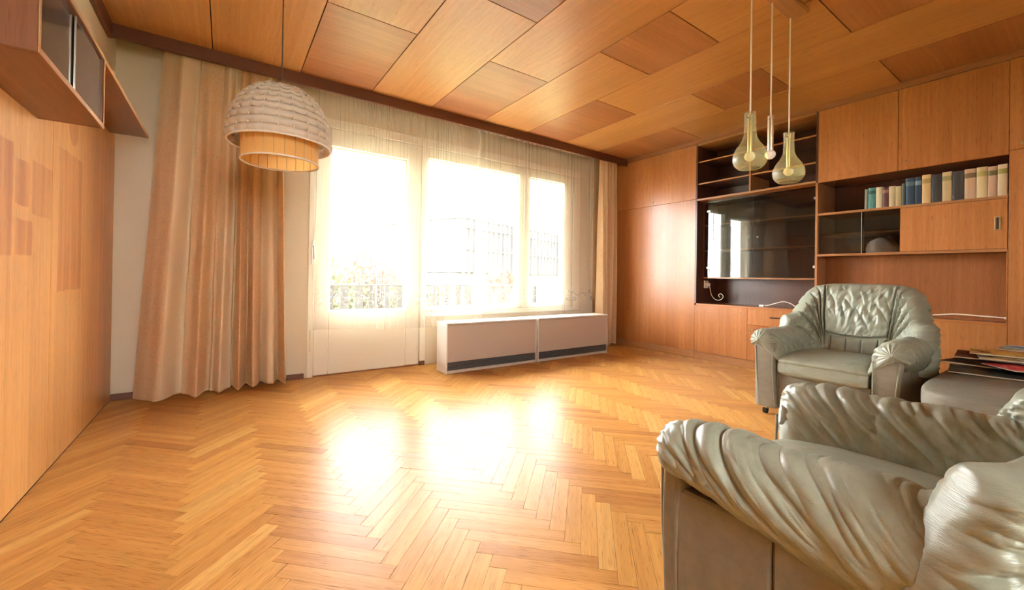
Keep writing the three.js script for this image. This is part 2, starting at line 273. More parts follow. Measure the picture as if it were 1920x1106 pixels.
// balcony door
{
  const d = struct('door_1'), za = ZW - 0.06, zb = ZW + 0.004, P = M.paintOld;
  part('jamb', cbox(DX0, DX0 + 0.05, 0, HEAD, za - 0.02, zb + 0.008, { c: 0.004 }), P, d);
  part('jamb', cbox(DX1 - 0.055, DX1 + 0.005, 0, HEAD, za - 0.02, zb + 0.012, { c: 0.004 }), P, d);
  part('head', cbox(DX0 + 0.05, DX1 - 0.055, 2.25, HEAD, za - 0.02, zb + 0.008, { c: 0.004 }), P, d);
  const lx0 = DX0 + 0.053, lx1 = DX1 - 0.058, gx0 = 0.777, gx1 = 1.497, gy0 = 0.575, gy1 = 2.085;
  part('stile', cbox(lx0, gx0, 0.012, 2.247, za, zb, { c: 0.006 }), P, d); part('stile', cbox(gx1, lx1, 0.012, 2.247, za, zb, { c: 0.006 }), P, d);
  part('top_rail', cbox(gx0, gx1, gy1, 2.247, za, zb, { c: 0.006 }), P, d); part('bottom_panel', cbox(gx0, gx1, 0.012, gy0, za, zb - 0.001, { c: 0.004 }), P, d);
  for (const [a, b, c, e] of [[gx0, gx0 + 0.014, gy0, gy1], [gx1 - 0.014, gx1, gy0, gy1], [gx0 + 0.014, gx1 - 0.014, gy0, gy0 + 0.014], [gx0 + 0.014, gx1 - 0.014, gy1 - 0.014, gy1]]) part('glazing_bead', cbox(a, b, c, e, za + 0.012, za + 0.034, { c: 0.003 }), P, d);
  part('pane', cbox(gx0, gx1, gy0, gy1, za + 0.008, za + 0.011, { c: 0 }), M.glass, d);
  const hd = part('handle_plate', cbox(0.622, 0.652, 1.0, 1.21, zb + 0.008, zb + 0.018, { c: 0.004 }), M.white, d);
  part('handle', [rod([0.638, 1.16, zb + 0.018], [0.638, 1.16, zb + 0.05], 0.008), rod([0.638, 1.165, zb + 0.05], [0.645, 1.05, zb + 0.055], 0.009)], M.metal, d);
  part('hinge', [rod([0.628, 0.23, zb + 0.012], [0.628, 0.318, zb + 0.012], 0.01), rod([0.628, 0.328, zb + 0.012], [0.628, 0.42, zb + 0.012], 0.01)], M.paintOld, d);
  part('hinge', [rod([0.628, 1.95, zb + 0.012], [0.628, 2.04, zb + 0.012], 0.01), rod([0.628, 2.05, zb + 0.012], [0.628, 2.14, zb + 0.012], 0.01)], M.paintOld, d);
  part('threshold', cbox(DX0, DX1, 0.0, 0.012, za - 0.1, zb, { c: 0.003, grain: 0 }), M.trim, d);
}
// window beside it: a wide sash and a narrow one
{
  const w = struct('window_1'), za = ZW - 0.06, zb = ZW + 0.004, P = M.paintOld;
  part('head', cbox(DX1 + 0.005, WX1, 2.25, HEAD, za - 0.02, zb + 0.008, { c: 0.004 }), P, w);
  part('jamb', cbox(WX1 - 0.12, WX1, SILL, 2.25, za - 0.02, zb + 0.008, { c: 0.004 }), P, w);
  part('bottom_rail', cbox(DX1 + 0.005, WX1 - 0.12, SILL, 0.545, za - 0.02, zb + 0.008, { c: 0.004 }), P, w);
  part('sill', cbox(DX1 + 0.006, WX1, SILL - 0.03, SILL, ZW, ZW + 0.02, { c: 0.006 }), M.paint, w);
  const sash = (x0, x1, gx0, gx1) => {
    const gy0 = 0.585, gy1 = 2.14;
    part('stile', cbox(x0, gx0, 0.547, 2.248, za, zb, { c: 0.006 }), P, w); part('stile', cbox(gx1, x1, 0.547, 2.248, za, zb, { c: 0.006 }), P, w);
    part('top_rail', cbox(gx0, gx1, gy1, 2.248, za, zb, { c: 0.006 }), P, w); part('bottom_rail', cbox(gx0, gx1, 0.547, gy0, za, zb, { c: 0.006 }), P, w);
    for (const [a, b, c, e] of [[gx0, gx0 + 0.012, gy0, gy1], [gx1 - 0.012, gx1, gy0, gy1], [gx0 + 0.012, gx1 - 0.012, gy0, gy0 + 0.012], [gx0 + 0.012, gx1 - 0.012, gy1 - 0.012, gy1]]) part('glazing_bead', cbox(a, b, c, e, za + 0.012, za + 0.03, { c: 0.003 }), P, w);
    part('pane', cbox(gx0, gx1, gy0, gy1, za + 0.008, za + 0.011, { c: 0 }), M.glass, w);
  };
  sash(DX1 + 0.007, 2.962, 1.722, 2.885); sash(2.966, WX1 - 0.122, 3.05, 3.60);
  part('cover_strip', cbox(2.95, 2.978, 0.547, 2.248, zb, zb + 0.014, { c: 0.004 }), P, w);
}

// ------------------------------------------------------------------ wall unit on the right
const slab = (x0, x1, y0, y1, z0, z1, grain = 1) => cbox(x0, x1, y0, y1, z0, z1, { c: 0.0012, grain, ou: R() * 7, ov: R() * 7 });
function keyhole(parent, x, y, z, long = 0.0) {
  part('key', [rod([x - 0.002, y, z], [x - 0.022, y, z], 0.0028), cbox(x - 0.034, x - 0.02, y - 0.008, y + 0.008, z - 0.0018, z + 0.0018, { c: 0.001 })], M.brass, parent);
  part('escutcheon', cbox(x - 0.002, x, y - 0.012, y + 0.012, z - 0.005, z + 0.005, { c: 0.0008 }), M.brass, parent);
}
const ZS = [-3.985, -2.745, -1.53, -0.39, 0.80], XB = XR - 0.004, TK = 0.019;
{
  const tall = (z0, z1, label, keys) => {
    const t = thing('tall_cabinet', label, 'cabinet', [XU, 0, (z0 + z1) / 2]), O = (g) => (g.translate(-XU, 0, -(z0 + z1) / 2), g);
    part('side_panel', O(slab(XU + 0.0205, XB, 0.082, 2.505, z0, z0 + TK)), M.unit[2], t); part('side_panel', O(slab(XU + 0.0205, XB, 0.082, 2.505, z1 - TK, z1)), M.unit[2], t);
    part('back_panel', O(slab(XB - 0.008, XB, 0.082, 2.505, z0 + TK, z1 - TK)), M.unitInShaded, t);
    part('top_board', O(slab(XU + 0.0205, XB - 0.008, 2.486, 2.505, z0 + TK, z1 - TK, 2)), M.unitInShaded, t); part('bottom_board', O(slab(XU + 0.0205, XB - 0.008, 0.082, 0.101, z0 + TK, z1 - TK, 2)), M.unitInShaded, t);
    const d1 = part('upper_door', O(slab(XU, XU + 0.0195, 1.864, 2.503, z0 + 0.001, z1 - 0.001)), M.unit[1], t), d2 = part('lower_door', O(slab(XU, XU + 0.0195, 0.084, 1.861, z0 + 0.001, z1 - 0.001)), M.unit[0], t);
    for (const [y, z, k] of keys) { const g0 = new THREE.Group(); keyhole(k ? d1 : d2, 0, y, z - (z0 + z1) / 2); }
    part('plinth', O(slab(XU + 0.004, XU + 0.022, 0, 0.08, z0, z1, 2)), M.unitEdge, t);
    return t;
  };
  tall(ZS[0], ZS[1], 'tall wood-veneer cabinet with two stacked doors next to the window curtain', [[1.90, -3.31, 1], [0.968, -3.3, 0]]);
  tall(ZS[3], ZS[4], 'tall wood-veneer cabinet cut off by the right edge, beside the bookshelf', [[1.907, -0.331, 1]]);

  // open compartments above the glass cabinet
  const z0 = ZS[1], z1 = ZS[2];
  const at = (name, label, cat) => { const t = thing(name, label, cat, [XU, 0, 0]); return [t, (g) => (g.translate(-XU, 0, 0), g)]; };
  {
    const [t, O] = at('open_shelf_unit', 'open dark shelf compartments with pale edged boards above the glass doors', 'shelf unit');
    part('side_panel', O(slab(XU, XB, 1.84, 2.505, z0, z0 + TK)), M.unitInShaded, t); part('side_panel', O(slab(XU, XB, 1.84, 2.505, z1 - TK, z1)), M.unitInShaded, t);
    part('back_panel', O(slab(XB - 0.008, XB, 1.84, 2.505, z0 + TK, z1 - TK)), M.unitInShaded, t);
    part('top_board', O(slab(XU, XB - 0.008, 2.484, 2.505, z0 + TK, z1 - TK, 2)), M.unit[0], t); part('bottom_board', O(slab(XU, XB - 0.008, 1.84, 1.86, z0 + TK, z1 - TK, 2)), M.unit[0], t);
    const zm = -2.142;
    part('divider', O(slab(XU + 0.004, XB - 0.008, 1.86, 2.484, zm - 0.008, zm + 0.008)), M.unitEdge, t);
    for (const y of [2.028, 2.284]) for (const [a, b] of [[z0 + TK, zm - 0.008], [zm + 0.008, z1 - TK]]) { const s = part('shelf', O(slab(XU + 0.022, XB - 0.008, y, y + 0.016, a, b, 2)), M.unitInShaded, t); part('edge_strip', O(slab(XU + 0.016, XU + 0.0215, y, y + 0.016, a, b, 2)), M.unitEdge, s); }
    for (const [a, b, c, e] of [[1.84, 1.86, z0 + TK, z1 - TK], [2.484, 2.505, z0 + TK, z1 - TK]]) part('edge_strip', O(slab(XU - 0.004, XU - 0.0005, a, b, c, e, 2)), M.unitEdge, t);
  }
  { // glass-fronted cabinet, set back
    const [t, O] = at('glass_cabinet', 'glass-fronted cabinet with two dark glass doors set back in the wall unit', 'cabinet'), xg = 4.64, ya = 0.935, yb = 1.838;
    part('side_panel', O(slab(xg + 0.008, XB - 0.008, ya, yb, z0 + TK + 0.001, z0 + TK * 2)), M.unitInShaded, t); part('side_panel', O(slab(xg + 0.008, XB - 0.008, ya, yb, z1 - TK * 2, z1 - TK - 0.001)), M.unitInShaded, t);
    part('bottom_board', O(slab(xg + 0.004, XB - 0.008, ya, ya + 0.018, z0 + TK * 2, z1 - TK * 2, 2)), M.unitEdge, t); part('top_board', O(slab(xg + 0.008, XB - 0.008, yb - 0.016, yb, z0 + TK * 2, z1 - TK * 2, 2)), M.unitInShaded, t);
    part('back_panel', O(slab(XB - 0.0075, XB, ya, yb, z0 + TK + 0.001, z1 - TK - 0.001)), M.unitInShaded, t);
    for (const y of [1.255, 1.555]) { const s = part('shelf', O(slab(xg + 0.03, XB - 0.009, y, y + 0.014, z0 + TK * 2 + 0.002, z1 - TK * 2 - 0.002, 2)), M.unitInShaded, t); part('edge_strip', O(slab(xg + 0.025, xg + 0.0296, y, y + 0.014, z0 + TK * 2 + 0.002, z1 - TK * 2 - 0.002, 2)), M.unitEdge, s); }
    const zm = -2.16;
    const dl = part('glass_door', O(cbox(xg, xg + 0.005, ya + 0.012, yb - 0.004, z0 + TK + 0.05, zm - 0.002, { c: 0.001 })), M.smoke, t);
    const dr = part('glass_door', O(cbox(xg, xg + 0.005, ya + 0.012, yb - 0.004, zm + 0.002, z1 - TK - 0.006, { c: 0.001 })), M.smoke, t);
    for (const [d, z] of [[dl, zm - 0.05], [dr, zm + 0.05]]) part('knob', O(lathe([[0.0001, 0], [0.009, 0], [0.009, 0.006], [0.006, 0.012], [0.0001, 0.013]], 16).rotateZ(Math.PI / 2).translate(xg - 0.0005, 1.384, z)), M.metal, d);
    for (const y of [1.06, 1.72]) { part('hinge', O(cbox(xg - 0.006, xg + 0.011, y - 0.012, y + 0.012, z1 - TK - 0.055, z1 - TK - 0.008, { c: 0.002 })), M.metal, dr); part('hinge', O(cbox(xg - 0.006, xg + 0.011, y - 0.012, y + 0.012, z0 + TK + 0.052, z0 + TK + 0.092, { c: 0.002 })), M.metal, dl); }
  }
  { // niche and low cupboards below
    const [t, O] = at('low_cabinet', 'low wood-veneer cabinet with key and drawer below the glass doors, open niche on top', 'cabinet');
    part('side_panel', O(slab(XU, XB, 0.645, 1.84, z1 - TK, z1)), M.unitEdge, t); part('side_panel', O(slab(XU, XB, 0.645, 1.84, z0, z0 + TK)), M.unitInShaded, t);
    part('niche_back', O(slab(XB - 0.02, XB - 0.0085, 0.645, 0.934, z0 + TK, z1 - TK)), M.unitInShaded, t);
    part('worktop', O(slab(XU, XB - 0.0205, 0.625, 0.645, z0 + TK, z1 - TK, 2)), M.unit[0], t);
    part('carcass', O(slab(XU + 0.022, XB, 0.083, 0.624, z0, z1)), M.unitInShaded, t);
    const fr = [['door', z0 + 0.001, -2.151, 0.084, 0.6245, 0], ['drawer', -2.149, z1 - 0.001, 0.456, 0.6245, 1], ['door', -2.149, z1 - 0.001, 0.084, 0.453, 2]].map(([n, a, b, c, e, k]) => part(n, O(slab(XU, XU + 0.0195, c, e, a, b)), M.unit[k], t));
    keyhole(fr[0], 0, 0.574, -2.204); part('pull', O(cbox(XU - 0.014, XU - 0.0005, 0.543, 0.551, -1.925, -1.78, { c: 0.002 })), M.dark, fr[1]); keyhole(fr[2], 0, 0.40, -2.10);
    part('plinth', O(slab(XU + 0.004, XU + 0.02, 0, 0.08, z0 + 0.001, z1, 2)), M.unitEdge, t);
  }
  const r0 = ZS[2], r1 = ZS[3];
  {
    const [t, O] = at('overhead_cabinet', 'wood-veneer overhead cabinet with two doors above the row of books', 'cabinet');
    part('carcass', O(slab(XU + 0.0205, XB, 1.838, 2.505, r0 + 0.001, r1 - 0.001)), M.under, t);
    const a = part('door', O(slab(XU, XU + 0.0195, 1.838, 2.503, r0 + 0.001, -0.9765)), M.unit[1], t), b = part('door', O(slab(XU, XU + 0.0195, 1.838, 2.503, -0.9735, r1 - 0.001)), M.unit[2], t);
    keyhole(b, 0, 1.906, -0.923);
  }
  {
    const [t, O] = at('sliding_door_cabinet', 'shallow cabinet with sliding glass and wooden door below the row of books', 'cabinet');
    part('top_board', O(slab(XU, XB - 0.008, 1.53, 1.55, r0 + 0.002, r1 - 0.002, 2)), M.unit[0], t); part('bottom_board', O(slab(XU, XB - 0.008, 1.152, 1.172, r0 + 0.002, r1 - 0.002, 2)), M.unit[0], t);
    for (const y of [1.53, 1.152]) part('edge_strip', O(slab(XU - 0.003, XU - 0.0005, y, y + 0.02, r0 + 0.002, r1 - 0.002, 2)), M.unitEdge, t);
    part('back_panel', O(slab(XB - 0.0075, XB, 1.152, 1.836, r0 + 0.002, r1 - 0.002)), M.unitInShaded, t);
    part('divider', O(slab(XU + 0.045, XB - 0.008, 1.172, 1.53, -0.968, -0.952)), M.unitInShaded, t);
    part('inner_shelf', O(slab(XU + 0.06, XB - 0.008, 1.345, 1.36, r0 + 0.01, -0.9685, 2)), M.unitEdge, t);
    const ga = part('glass_door', O(cbox(XU + 0.024, XU + 0.028, 1.174, 1.528, r0 + 0.005, -1.195, { c: 0.001 })), M.smoke, t); const gb = part('glass_door', O(cbox(XU + 0.014, XU + 0.018, 1.174, 1.528, -1.209, -0.962, { c: 0.001 })), M.smoke, t);
    part('polished_edge', O(cbox(XU + 0.0135, XU + 0.0185, 1.174, 1.528, -1.2115, -1.2091, { c: 0.0004 })), M.white, gb);
    const wd = part('wooden_door', O(slab(XU + 0.002, XU + 0.018, 1.174, 1.528, -0.958, r1 - 0.004)), M.unit[1], t);
    const h = part('handle', O(cbox(XU - 0.004, XU + 0.0015, 1.306, 1.404, -0.455, -0.424, { c: 0.0024 })), M.brass, wd); part('recess_shade', O(cbox(XU - 0.0046, XU - 0.0041, 1.314, 1.396, -0.446, -0.433, { c: 0 })), M.dark, h);  // dark strip on the handle, painted shade in place of a hollow
  }
  {
    const [t, O] = at('sideboard', 'low wood-veneer sideboard with open niche behind the far armchair', 'cabinet');
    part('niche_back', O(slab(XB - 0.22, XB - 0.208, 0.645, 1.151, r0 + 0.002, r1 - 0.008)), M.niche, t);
    part('end_post', O(slab(XU + 0.004, XU + 0.04, 0.645, 1.151, r1 - 0.006, r1 - 0.002)), M.unit[1], t);
    part('worktop', O(slab(XU, XB, 0.625, 0.645, r0 + 0.001, r1 - 0.001, 2)), M.unit[0], t); part('carcass', O(slab(XU + 0.022, XB, 0.083, 0.624, r0 + 0.001, r1 - 0.001)), M.unitInShaded, t);
    part('door', O(slab(XU, XU + 0.0195, 0.084, 0.6245, r0 + 0.001, -0.9615)), M.unit[0], t); part('door', O(slab(XU, XU + 0.0195, 0.084, 0.6245, -0.9585, r1 - 0.001)), M.unit[1], t);
    part('plinth', O(slab(XU + 0.004, XU + 0.02, 0, 0.08, r0 + 0.001, r1 - 0.001, 2)), M.unitEdge, t);
  }
  const t3 = struct('trim_3'); part('cornice', cbox(XU + 0.002, XU + 0.03, 2.507, H, ZS[0], ZB, { c: 0.003, grain: 2 }), M.trim, t3);
}

// ------------------------------------------------------------------ books
{
  // z edges, top height, colours measured book by book, from the window end
  const zb = [-1.193, -1.168, -1.117, -1.075, -1.034, -0.993, -0.954, -0.931, -0.875, -0.835, -0.783, -0.722, -0.669, -0.606, -0.545, -0.489, -0.444, -0.396];
  const B = [
    [1.722, [0.22, 0.22, 0.15], null, 'thin grey-green book at the window end of the row'], [1.729, [0.07, 0.22, 0.20], [0.02, 0.09, 0.08], 'small teal-green book near the window end of the row'],
    [1.727, [0.52, 0.45, 0.27], null, 'small cream book between the teal and the maroon book'], [1.72, [0.12, 0.035, 0.028], [0.3, 0.12, 0.07], 'small maroon book among the small cream books'],
    [1.72, [0.50, 0.40, 0.22], null, 'small cream book right after the maroon book'], [1.713, [0.42, 0.33, 0.16], null, 'small mustard-beige book before the dark blue books'],
    [1.732, [0.06, 0.085, 0.08], null, 'slim dark grey-green book before the tall navy pair'], [1.768, [0.015, 0.04, 0.07], [0.08, 0.13, 0.15], 'wider navy book of the tall dark blue pair'],
    [1.767, [0.012, 0.028, 0.06], [0.16, 0.22, 0.27], 'narrower navy book of the tall dark blue pair'], [1.776, [0.55, 0.38, 0.16], [0.35, 0.24, 0.07], 'golden tan book right after the navy pair'],
    [1.768, [0.035, 0.033, 0.034], null, 'black book between two tan books, upright'], [1.776, [0.50, 0.36, 0.17], [0.26, 0.22, 0.07], 'tan book with faint olive band between two black books'],
    [1.77, [0.04, 0.036, 0.034], null, 'black book just before the four matching tan volumes'], [1.774, [0.50, 0.33, 0.20], [0.16, 0.10, 0.04], 'tan volume with dark band, first of four matching'],
    [1.776, [0.56, 0.42, 0.21], [0.36, 0.30, 0.08], 'tan volume with olive band, second of four matching'], [1.77, [0.48, 0.30, 0.18], [0.14, 0.11, 0.03], 'tan volume with dark olive band, third of four matching'],
    [1.776, [0.56, 0.42, 0.25], [0.30, 0.25, 0.05], 'tan volume with olive band at the end of the row'],
  ];
  const pages = std({ color: lin(0.62, 0.54, 0.38), roughness: 0.9 }), y0 = 1.5505;
  B.forEach(([yt, col, band, label], i) => {
    const w = zb[i + 1] - zb[i] - 0.0015, h = yt - y0, dep = h * 0.68, lean = [10, 11, 12, 13].includes(i) ? 0.035 : 0.004;
    const t = thing('book', label, 'book', [XU + 0.02, y0, (zb[i] + zb[i + 1]) / 2], 0, 'books on the shelf'); if (lean > 0.01) { t.rotation.x = -lean * 0.0; }
    const mt = std({ color: lin(...col), roughness: 0.55 }), c = 0.0025;
    // rounded spine (arc) plus two boards
    const sp = [], n = 8; for (let k = 0; k <= n; k++) { const a = Math.PI * (k / n); sp.push([-Math.sin(a) * 0.006, -w / 2 * Math.cos(a)]); }
    const sh = new THREE.Shape(); sh.moveTo(dep, -w / 2); sh.lineTo(0, -w / 2); for (const [x, z] of sp) sh.lineTo(x, z); sh.lineTo(dep, w / 2); sh.lineTo(dep, w / 2 - c); sh.lineTo(0.002, w / 2 - c); sh.lineTo(0.002, -w / 2 + c); sh.lineTo(dep, -w / 2 + c); sh.closePath();
    const g = new THREE.ExtrudeGeometry(sh, { depth: h, bevelEnabled: false }); g.rotateX(-Math.PI / 2); g.scale(1, 1, -1);
    { const ix = g.index; if (!ix) { const p = g.attributes.position.array; for (let q = 0; q < p.length; q += 9) for (let m = 0; m < 3; m++) { const s = p[q + 3 + m]; p[q + 3 + m] = p[q + 6 + m]; p[q + 6 + m] = s; } } g.computeVertexNormals(); }
    part('cover', g, mt, t);
    part('pages', cbox(0.003, dep - 0.004, 0.003, h - 0.004, -w / 2 + c + 0.0002, w / 2 - c - 0.0002, { c: 0.0005 }), pages, t);
    if (band) { const g2 = surf((u, v) => { const a = Math.PI * (0.04 + 0.92 * u); return [-Math.sin(a) * 0.0067, h * (0.70 + 0.16 * v), w / 2 * Math.cos(a)]; }, 8, 1, { flip: false }); part('spine_label', g2, std({ color: lin(...band), roughness: 0.5, side: THREE.DoubleSide }), t); }
  });
}
// white lamp shade kept behind the sliding glass, plug and cables in the niches
{
  const t = thing('glass_lampshade', 'white dome lampshade lying behind the sliding glass door', 'lampshade', [4.74, 1.1725, -1.12]);
  part('dome', lathe([[0.085, 0], [0.102, 0.012], [0.106, 0.04], [0.098, 0.08], [0.075, 0.11], [0.04, 0.128], [0.012, 0.133], [0.012, 0.137], [0.042, 0.133], [0.079, 0.114], [0.103, 0.082], [0.111, 0.04], [0.107, 0.009], [0.086, -0.0]], 48), M.white, t);
  part('collar', lathe([[0.016, 0.132], [0.03, 0.134], [0.03, 0.146], [0.016, 0.146]], 24), M.metal, t);
  const s = thing('wall_socket', 'white wall socket with plug and curled cable in the dark niche', 'socket', [4.72, 0.865, -2.724]);
  part('plate', cbox(-0.045, 0.045, -0.045, 0.045, -0.002, 0.010, { c: 0.004 }), M.white, s); part('plug', lathe([[0.0001, 0.042], [0.014, 0.042], [0.02, 0.03], [0.022, 0], [0.0001, 0]], 20).rotateX(Math.PI / 2).translate(0, 0, 0.010), M.white, s);
  part('cable', tube([[0, -0.005, 0.046], [0.0, -0.06, 0.055], [0.0, -0.13, 0.075], [0.01, -0.175, 0.115], [0.01, -0.175, 0.175], [0.01, -0.135, 0.205], [0.01, -0.105, 0.18], [0.01, -0.12, 0.15], [0.012, -0.15, 0.165]], 0.0035, 60, 8), M.cordWhite, s);
  const c = thing('cable', 'white cable with flat plug lying in the niche beside the armchair', 'cable', [4.66, 0.645, -2.07]);
  part('plug', cbox(-0.012, 0.012, 0.0, 0.02, -0.025, 0.025, { c: 0.004 }), M.white, c); part('cord', tube([[0, 0.012, 0.02], [0, 0.02, 0.07], [0.0, 0.05, 0.15], [0, 0.065, 0.21], [0, 0.05, 0.27], [0, 0.01, 0.34], [0, 0.005, 0.45]], 0.0042, 50, 8), M.cordWhite, c);
  const d = thing('cable', 'white cable running level along the niche right of the armchair', 'cable', [4.71, 0.65, -0.9]);
  part('cord', tube([[0, 0.002, -0.3], [-0.005, 0.004, -0.05], [0, 0.015, 0.12], [0, 0.03, 0.22], [0, 0.027, 0.36], [0, 0.022, 0.49]], 0.005, 40, 8), M.cordWhite, d);
  part('clip', cbox(-0.008, 0.012, 0.014, 0.03, 0.478, 0.492, { c: 0.002 }), M.white, d);
}

// ------------------------------------------------------------------ wall cabinet and shelf on the left wall
{
  const reflGrey = phy({ color: lin(0.30, 0.27, 0.25), transmission: 0.6, thickness: 0, roughness: 0.12, ior: 1.5 }), fx = -0.453, za = -1.772, zb = -2.558, yb = 1.552, yt = 1.872, wm = [wood(TW.plain, [0.30, 0.115, 0.05], 0.33), wood(TW.plain, [0.88, 0.56, 0.27], 0.36)];  // pane glass greyed: a room reflection painted into its colour
  const t = thing('wall_cabinet', 'hanging wall cabinet with two dark sliding glass panes and wood frame coloured as lit', 'cabinet', [XL, yb, (za + zb) / 2]), O = (g) => (g.translate(-XL, -yb, -(za + zb) / 2), g);
  part('side_panel', O(slab(XL + 0.001, fx - 0.003, yb, yt, za - 0.018, za)), wm[0], t); part('side_panel', O(slab(XL + 0.001, fx - 0.003, yb, yt, zb, zb + 0.018)), wm[0], t);
  part('bottom_board', O(slab(XL + 0.001, fx - 0.003, yb, yb + 0.018, za - 0.0185, zb + 0.0185, 2)), wm[0], t); part('top_board', O(slab(XL + 0.001, fx - 0.003, yt - 0.018, yt, za - 0.0185, zb + 0.0185, 2)), wm[0], t);
  part('back_panel', O(slab(XL + 0.001, XL + 0.008, yb + 0.0185, yt - 0.0185, za - 0.0185, zb + 0.0185, 2)), wm[0], t);
  for (const [a, b, c, e] of [[yb - 0.001, yb + 0.018, za, zb], [yt - 0.016, yt + 0.001, za, zb], [yb + 0.0185, yt - 0.0165, za, za - 0.016], [yb + 0.0185, yt - 0.0165, zb + 0.012, zb]]) part('lit_front_edge', O(slab(fx - 0.0025, fx, a, b, c, e, 2)), wm[1], t);  // edge wood brightened: window light painted into its colour
  const g1 = part('glass_pane', O(cbox(fx - 0.022, fx - 0.018, yb + 0.019, yt - 0.019, za - 0.019, -2.20, { c: 0.0008 })), reflGrey, t), g2 = part('glass_pane', O(cbox(fx - 0.014, fx - 0.010, yb + 0.019, yt - 0.019, -2.17, zb + 0.019, { c: 0.0008 })), reflGrey, t);
  part('pane_edge', O(cbox(fx - 0.0145, fx - 0.0095, yb + 0.019, yt - 0.019, -2.1697, -2.163, { c: 0.0006 })), M.metal, g2);
  const s = thing('wall_shelf', 'reddish-brown wall shelf reaching from the hanging cabinet towards the curtain', 'shelf', [XL, 1.852, -3.2]), Q = (g) => (g.translate(-XL, -1.852, 3.2), g);
  part('board', Q(slab(XL + 0.001, fx - 0.004, 1.852, 1.870, -3.84, zb - 0.0005, 2)), wm[0], s); part('edge_strip', Q(slab(fx - 0.0035, fx, 1.851, 1.871, -3.84, zb - 0.0005, 2)), wm[1], s);  // shelf edge in the same wood with window light painted in
}

// ------------------------------------------------------------------ convector heaters under the window
{
  const conv = (x0, x1, label) => {
    const zf = -3.5, zk = -3.72, cx = (x0 + x1) / 2, t = thing('convector_heater', label, 'heater', [cx, 0, (zf + zk) / 2], 0, 'convector heaters under the window'), O = (g) => (g.translate(-cx, 0, -(zf + zk) / 2), g);
    part('front_panel', O(cbox(x0 + 0.012, x1 - 0.012, 0.108, 0.455, zf - 0.012, zf, { c: 0.003 })), M.enamel, t);
    part('bottom_rail', O(cbox(x0 + 0.012, x1 - 0.012, 0.004, 0.03, zf - 0.012, zf + 0.001, { c: 0.002 })), M.enamelTop, t);
    part('side_panel', O(cbox(x0, x0 + 0.0115, 0, 0.458, zk, zf + 0.001, { c: 0.003 })), M.enamelTop, t); part('side_panel', O(cbox(x1 - 0.0115, x1, 0, 0.458, zk, zf + 0.001, { c: 0.003 })), M.enamelTop, t);
    part('top_panel', O(cbox(x0 - 0.002, x1 + 0.002, 0.459, 0.476, zk, zf + 0.004, { c: 0.003 })), M.enamelTop, t);
    part('back_panel', O(cbox(x0 + 0.012, x1 - 0.012, 0.004, 0.455, zk, zk + 0.008, { c: 0 })), M.enamel, t);
    part('inner_casing', O(cbox(x0 + 0.012, x1 - 0.012, 0.031, 0.107, zf - 0.19, zf - 0.186, { c: 0 })), M.enamel, t);
    for (let k = 0; k < 5; k++) part('grille_slat', O(cbox(x0 + 0.012, x1 - 0.012, 0.034 + k * 0.0148, 0.0445 + k * 0.0148, zf - 0.030, zf - 0.001, { c: 0.002 })), std_slat, t);
    for (const yv of [0.405, 0.05]) for (let k = 0; k < 4; k++) part('vent_louvre', O(cbox(x0 - 0.005, x0 - 0.0001, yv + k * 0.011, yv + 0.006 + k * 0.011, zk + 0.03, zf - 0.03, { c: 0.0022 })), M.enamelTop, t);
  };
  var std_slat = std({ color: lin(0.10, 0.105, 0.12), roughness: 0.45 });
  conv(1.706, 2.768, 'beige convector heater nearest the balcony door'); conv(2.794, 3.880, 'beige convector heater nearest the right-hand drape');
}

